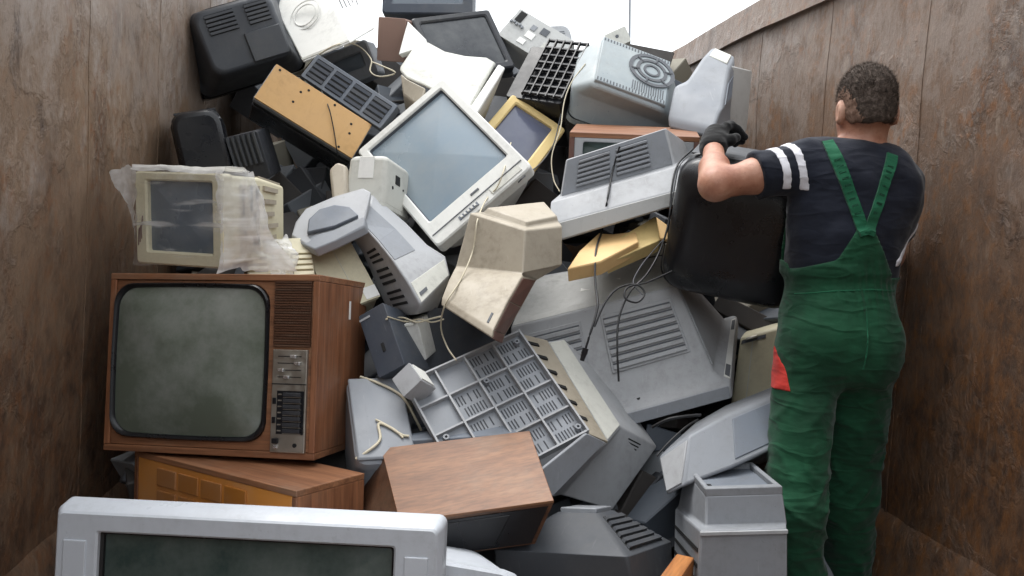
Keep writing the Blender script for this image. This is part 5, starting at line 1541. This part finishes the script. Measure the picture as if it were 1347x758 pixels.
def hand_near(P, wr, palm_dir, finger_dir, thumb_dir, curl_dir, g_):
    pd, fd = np.array(palm_dir), np.array(finger_dir)
    c = wr + pd * .05
    side = np.cross(pd, np.array(curl_dir)); side /= np.linalg.norm(side)
    d = seg(P, wr, c, .030 + g_, .036 + g_)
    for k, (o1, L) in enumerate(((-.030, .068), (-.010, .078), (.010, .074), (.028, .06))):
        a = c + side * o1 + pd * .03
        b = a + pd * L * .30 + fd * L * .22
        e = b + fd * L * .42
        f_ = e + fd * L * .28 + np.array(curl_dir) * L * .25
        fi = smin(smin(seg(P, c + side * o1 * .7, a, .014 + g_, .0115 + g_), seg(P, a, b, .0115 + g_, .0108 + g_), .004), smin(seg(P, b, e, .0108 + g_, .0100 + g_), seg(P, e, f_, .010 + g_, .0088 + g_), .004), .004)
        d = smin(d, fi, .006)
    t0 = wr + pd * .025 + np.array(thumb_dir) * .024
    t1 = t0 + np.array(thumb_dir) * .032 + pd * .02
    t2 = t1 + pd * .024 + np.array(thumb_dir) * .006 + fd * .010
    d = smin(d, smin(seg(P, t0, t1, .016 + g_, .0135 + g_), seg(P, t1, t2, .0135 + g_, .011 + g_), .006), .012)
    return d
def unit(v):
    v = np.array(v, float)
    return v / np.linalg.norm(v)
pdL = unit(J['wrL'] - J['elL']) * .45 + unit(RT * .35 + UP * .5 + FW * .4) * .55
pdL = unit(pdL)
hL = dict(wr=J['wrL'], palm_dir=pdL, finger_dir=unit(RT * .75 - UP * .35 + FW * .35), thumb_dir=unit(-UP * .2 + RT * .55 - FW * .7), curl_dir=unit(RT * .5 - UP * .85))
pdR = unit(J['wrR'] - J['elR'])
hR = dict(wr=J['wrR'], palm_dir=pdR, finger_dir=unit(-RT * .6 + UP * .7), thumb_dir=unit(FW), curl_dir=unit(UP))
def body(P):
    d = torso(P, -.008)
    d = smin(d, pelv(P, -.008), .06)
    d = smin(d, leg(P, J['hipL'], J['knL'], J['anL'], 0), .04)
    d = smin(d, leg(P, J['hipR'], J['knR'], J['anR'], 0), .04)
    d = smin(d, arm(P, J['shL'], J['elL'], J['wrL'], 0), .03)
    d = smin(d, arm(P, J['shR'], J['elR'], J['wrR'], 0), .03)
    d = smin(d, headf(P), .02)
    d = np.minimum(d, hand(P, g_=-.002, **hL))
    d = np.minimum(d, hand(P, g_=-.002, **hR))
    return d
allp = np.array(list(J.values()))
lo, hi = allp.min(0) - .16, allp.max(0) + .16
lo[2] = .04
field_mesh('body', body, lo, hi, .0085, 'skin', man)
# short cropped hair, longer on top
def hair(P, grow=0.0):
    hc_ = J['head']
    q = (P - hc_) @ HR
    crest_ = np.clip((q[..., 2] - .02) / .07, 0, 1)
    d = ell(P, off(hc_, 0, .0, .013), (.0735, .0965, .0975), HR)
    d = smin(d, ell(P, off(hc_, 0, -.034, -.03), (.060, .0635, .058), HR), .02) - .003 * crest_ - grow
    line = np.minimum(-.056 + .9 * np.maximum(0, q[..., 1] + .03), .045)         # low at the nape, rising past the ears
    d = smax(d, line + .006 * vnoise(P, 70, 8) - q[..., 2], .004)
    d = smax(d, q[..., 1] - .07, .01)
    return d + .0014 * vnoise(P, 170, 3) + .0012 * vnoise(P, 390, 5)
def fade(P, side_):
    q = (P - J['head']) @ HR
    d = hair(P, .0006)
    edge = .055 + .016 * np.clip((q[..., 2] - .0) / .05, -1, 1) + .006 * vnoise(P, 120, 9)
    d = np.maximum(d, edge - side_ * q[..., 0])
    return np.maximum(d, q[..., 2] - .055)
hc_ = J['head']
Vh, Fh = nets(hair, hc_ - .13, hc_ + .13, .0038)
rng = np.random.default_rng(4)
def strands(V, n, lmin, lmax, zscale):
    """short tapered hairs standing on the scalp"""
    k = rng.integers(0, len(V), n)
    p = V[k] + rng.normal(size=(n, 3)) * .0016
    c_ = off(hc_, 0, 0, -.01)
    nn = p - c_
    nn /= np.linalg.norm(nn, axis=1)[:, None]
    q = (p - hc_) @ HR
    L_ = lmin + (lmax - lmin) * np.clip((q[:, 2] + .02) / .08, 0, 1)
    L_ *= rng.uniform(.6, 1.2, n)
    flow = FW * .55 - UP * .15
    d = nn * .75 + flow * np.clip(q[:, 2:3] / .08, -.6, 1) + rng.normal(size=(n, 3)) * .28
    d /= np.linalg.norm(d, axis=1)[:, None]
    t = np.cross(d, rng.normal(size=(n, 3)))
    t /= np.linalg.norm(t, axis=1)[:, None]
    w_ = .00075
    vs = np.concatenate([p - t * w_ - nn * .001, p + t * w_ - nn * .001, p + d * L_[:, None]])
    fs = np.stack([np.arange(n), np.arange(n) + n, np.arange(n) + 2 * n], 1)
    return vs, fs
sv, sf = strands(Vh, 9000, .003, .011, 1)
me = bpy.data.meshes.new('hair')
me.from_pydata((np.concatenate([Vh, sv]) - MAN0).tolist(), [], Fh.tolist() + (sf + len(Vh)).tolist())
me.update()
ho = bpy.data.objects.new('hair', me)
COL.objects.link(ho)
me.materials.append(MATS['cropped_hair'])
me.polygons.foreach_set('use_smooth', [True] * len(me.polygons))
ho.parent = man
ho['kind'] = 'stuff'
for s_ in (-1, 1):
    field_mesh('shaved_side', lambda P: fade(P, s_), hc_ - .13, hc_ + .13, .0035, 'shaved_hair', man)
for s_ in (-1, 1):
    p = off(J['head'], s_ * .031, .086, -.002) - MAN0
    b = MB()
    b.loft([[(p[0] + .0115 * math.sin(a) * math.cos(t), p[1] + .0115 * math.sin(a) * math.sin(t), p[2] + .0115 * math.cos(a)) for t in [2 * math.pi * k / 10 for k in range(10)]] for a in [math.pi * (j + .3) / 8 for j in range(8)]])
    b.build('eye', 'sticker_white', man, 80)
# shirt
def shirt_raw(P, g_=0.0):
    d = torso(P, .006 + g_)
    for sh_, el_, f_ in ((J['shL'], J['elL'], .56), (J['shR'], J['elR'], .6)):
        e_ = sh_ + (el_ - sh_) * f_
        ax = unit(el_ - sh_)
        s_ = seg(P, sh_, sh_ + (el_ - sh_) * .8, .067 + g_, .066 + g_)
        s_ = smax(s_, (P - e_) @ ax, .004)
        d = smin(d, s_, .035)
    fold = .005 * vnoise(P, 24, 1) + .0025 * vnoise(P, 55, 4)
    return d + fold
def shirt(P):
    d = shirt_raw(P)
    nk = off(J['neck0'], 0, 0, .062)
    d = smax(d, (P - nk) @ unit(UP - FW * .12 + RT * .1), .006)
    d = smax(d, -((P - off(J['pelvis'], 0, 0, .02)) @ UP), .004)
    return d
slo = np.minimum(np.minimum(J['shL'], J['elL']), np.minimum(J['pelvis'], J['shR'])) - .16
shi = np.maximum(np.maximum(J['shR'], J['elR']), J['neck1']) + .14
field_mesh('shirt', shirt, slo, shi, .0085, 'navy_shirt', man)
def band(name, sh_, el_, a0, a1, mat, keep, tilt=0.0):
    ax = unit(el_ - sh_)
    def fn(P):
        d = shirt_raw(P, .0022)
        t = (P - sh_) @ ax
        up_ = (P - sh_) @ keep
        d = np.maximum(d, np.maximum(a0 - t, t - a1))
        d = np.maximum(d, -(up_ + .028))
        return d
    m_ = (sh_ + el_) / 2
    return field_mesh(name, fn, m_ - .2, m_ + .2, .0045, mat, man)
kL = unit(UP * .8 - FW * .5)
band('sleeve_stripe', J['shL'], J['elL'], .030, .053, 'white_print', kL)
band('sleeve_stripe', J['shL'], J['elL'], .074, .098, 'white_print', kL)
kR = unit(RT)
band('sleeve_stripe', J['shR'], J['elR'], .105, .125, 'white_print', kR)
# overalls
def cut_z(P):
    """top edge of the overalls: bib point between the shoulder blades, low at the sides, high in front"""
    q = (P - J['belly']) @ HR
    x, y = q[..., 0], q[..., 1]
    z = np.interp(x, [-.30, -.175, -.155, -.06, -.014, .030, .10, .2], [.07, .05, -.008, .020, .105, .105, -.03, -.03])
    z = np.where(y > .07, np.maximum(z, .14), z)
    return q[..., 2] - z
def overalls_raw(P, g_=0.0):
    d = pelv(P, .020 + g_)
    d = smin(d, ell(P, off(J['belly'], 0, .01, -.01), (.160 + g_, .128 + g_, .2 + g_), HR), .07)
    d = smin(d, torso(P, .021 + g_) + 1.2 * np.maximum(0, -.02 - ((P - J['belly']) @ UP)), .04)
    for h_, k_, a_ in ((J['hipL'], J['knL'], J['anL']), (J['hipR'], J['knR'], J['anR'])):
        l = seg(P, h_, k_, .096 + g_, .084 + g_)
        l = smin(l, seg(P, k_, a_, .084 + g_, .078 + g_), .03)
        d = smin(d, l, .03)
    q = (P - J['knL']) @ HR
    z = P[..., 2]
    tri = lambda a: 1 - np.abs(((a / np.pi) % 2) - 1) * 2            # sharp-crested wave
    crest = lambda a: np.maximum(0, tri(a)) ** 1.5
    warp = .03 * np.sin(9 * q[..., 0] + 11 * z) + .022 * np.sin(23 * q[..., 0] - 17 * z + 8 * q[..., 1]) + .02 * np.sin(31 * q[..., 1] + 6 * z)
    gate = .55 + .45 * np.sin(13 * q[..., 0] + 21 * z + 4 * np.sin(9 * z))
    w_k = np.exp(-((z - .58) / .20) ** 2)
    w_s = np.exp(-((z - .26) / .18) ** 2)
    w_h = np.exp(-((z - .86) / .10) ** 2)
    f1 = crest(70 * (z + 1.0 * q[..., 0] + warp)) * gate
    f1b = crest(62 * (z - 1.1 * q[..., 0] + warp * 1.3) + 1.0) * (1 - gate)
    f2 = crest(66 * (z - .9 * q[..., 0] + warp)) * gate + crest(60 * (z + .9 * q[..., 0] - warp) + 2) * (1 - gate)
    f3 = crest(80 * (z + .7 * np.abs(q[..., 0] - .09) + warp * .8)) * gate
    qb = (P - J['belly']) @ HR
    w_w = np.exp(-((qb[..., 2] + .05) / .08) ** 2) * np.exp(-((qb[..., 0] - .01) / .09) ** 2)
    f4 = np.sin(300 * qb[..., 0] + 5 * np.sin(14 * qb[..., 2]))
    w_c = np.exp(-((qb[..., 0] - .02) / .012) ** 2) * (qb[..., 2] < .02) * (z > .8)      # centre seam
    d = d - .010 * w_k * (f1 + f1b) - .013 * w_s * f2 - .007 * w_h * f3 - .0035 * w_w * f4 + .004 * w_c + .006
    return d + .004 * vnoise(P, 17, 2) + .002 * vnoise(P, 45, 7)
def overalls(P):
    d = overalls_raw(P)
    d = smax(d, cut_z(P), .005)
    return d
olo = np.minimum(np.minimum(J['anL'], J['anR']), J['belly']) - .26
ohi = np.maximum(np.maximum(J['anL'], J['anR']), J['belly']) + .26
olo[2] = .07
ohi[2] = J['belly'][2] + .2
field_mesh('overalls', overalls, olo, ohi, .0068, 'green_cloth', man)
# red inset at the left hip
def red(P):
    d = overalls_raw(P, .003)
    q = (P - J['hipL']) @ HR
    d = np.maximum(d, np.abs(q[..., 2] - .02) - .105)
    d = np.maximum(d, q[..., 0] + .086 + .12 * (q[..., 2]))
    d = np.maximum(d, q[..., 1] - .09)
    return d
field_mesh('red_inset', red, J['hipL'] - .22, J['hipL'] + .22, .006, 'red_cloth', man)
# straps: ribbons lying on the back of the shirt
def on_back(px_r, u_):
    """point on the back of the shirt at lateral offset / height (belly frame)"""
    o0 = off(J['belly'], px_r, -.4, u_)
    ts = np.linspace(0, .75, 400)
    P = o0[None] + ts[:, None] * FW[None]
    v = np.minimum(shirt_raw(P, .004), overalls_raw(P, .004) + np.where(cut_z(P) < 0, 0, 9))
    k = np.argmax(v < 0)
    return P[k] if v.min() < 0 else P[np.argmin(v)]
def strap(pts, wd, name, mat, th=.004, grow=0.0):
    C = []
    for i in range(len(pts) - 1):
        for f_ in np.linspace(0, 1, 12, endpoint=(i == len(pts) - 2)):
            C.append((pts[i][0] * (1 - f_) + pts[i + 1][0] * f_, pts[i][1] * (1 - f_) + pts[i + 1][1] * f_))
    rings = []
    for i, (x, z) in enumerate(C):
        a = C[max(0, i - 1)]; b = C[min(len(C) - 1, i + 1)]
        t = np.array([b[0] - a[0], b[1] - a[1]]); t /= np.linalg.norm(t)
        n_ = np.array([t[1], -t[0]])
        row = []
        for s_ in (-1, -.33, .33, 1):
            row.append(on_back(x + n_[0] * wd / 2 * s_, z + n_[1] * wd / 2 * s_) - FW * grow)
        rings.append([tuple(p - MAN0 - FW * th) for p in row] + [tuple(p - MAN0 + FW * .004) for p in row[::-1]])
    return MB().loft(rings).build(name, mat, man, 50)
SL = [(.004, .088), (-.022, .165), (-.046, .235), (-.066, .300), (-.074, .345)]
SR = [(.012, .088), (.040, .165), (.063, .235), (.080, .28), (.088, .305)]
strap(SL, .029, 'strap', 'green_strap')
strap(SR, .029, 'strap', 'green_strap')
for S_, n_ in ((SL, 9), (SR, 7)):          # dark embroidered lettering blocks down the straps
    for k in range(n_):
        f_ = .18 + .58 * k / n_
        L_ = len(S_) - 1
        i = min(int(f_ * L_), L_ - 1); g_ = f_ * L_ - i
        a = (S_[i][0] * (1 - g_) + S_[i + 1][0] * g_, S_[i][1] * (1 - g_) + S_[i + 1][1] * g_)
        d_ = unit([S_[i + 1][0] - S_[i][0], S_[i + 1][1] - S_[i][1]])
        strap([a, (a[0] + d_[0] * .006, a[1] + d_[1] * .006)], .016, 'embroidered_letter', 'embroidery', .0046)
# raised seams: yoke, back rise and outer legs
def seam_line(pts, name='seam'):
    rings = []
    C = []
    for i in range(len(pts) - 1):
        for f_ in np.linspace(0, 1, 16, endpoint=(i == len(pts) - 2)):
            C.append((pts[i][0] * (1 - f_) + pts[i + 1][0] * f_, pts[i][1] * (1 - f_) + pts[i + 1][1] * f_))
    P = []
    for x, z in C:
        o0 = off(J['belly'], x, -.45, z)
        ts = np.linspace(0, .75, 500)
        Q = o0[None] + ts[:, None] * FW[None]
        v = overalls_raw(Q, 0)
        if v.min() >= 0:
            continue
        P.append(tuple(Q[np.argmax(v < 0)] - FW * .0005 - MAN0))
    return MB().tube(P, .0022, 6).build(name, 'green_strap', man, 60)
seam_line([(.01, -.06), (.012, -.14), (.008, -.22), (.002, -.27)])
seam_line([(-.15, -.075), (-.06, -.062), (.03, -.058), (.12, -.066)])
# gloves and boots
for hd, el_ in ((hL, J['elL']), (hR, J['elR'])):
    wr = hd['wr']
    def gl(P, hd=hd, wr=wr, el_=el_):
        d = hand(P, g_=.003, **hd)
        d = smin(d, seg(P, wr - unit(wr - el_) * .012, wr + hd['palm_dir'] * .02, .041, .040), .01)
        return d + .0012 * vnoise(P, 90, 2)
    field_mesh('glove', gl, wr - .17, wr + .17, .0042, 'glove_cloth', man)
for an in (J['anL'], J['anR']):
    toe = np.array([an[0], an[1], 0]) + FW * .17
    heel = np.array([an[0], an[1], 0]) - FW * .05
    def boot(P, an=an, toe=toe, heel=heel):
        d = seg(P, heel + UP * .045, toe + UP * .045, .046, .044)
        d = smin(d, seg(P, np.array([an[0], an[1], .05]), np.array([an[0], an[1], .17]), .05, .055), .03)
        return smax(d, .014 - P[..., 2], .006)
    field_mesh('boot', boot, np.array([an[0] - .2, an[1] - .3, -.02]), np.array([an[0] + .2, an[1] + .32, .3]), .008, 'leather', man)
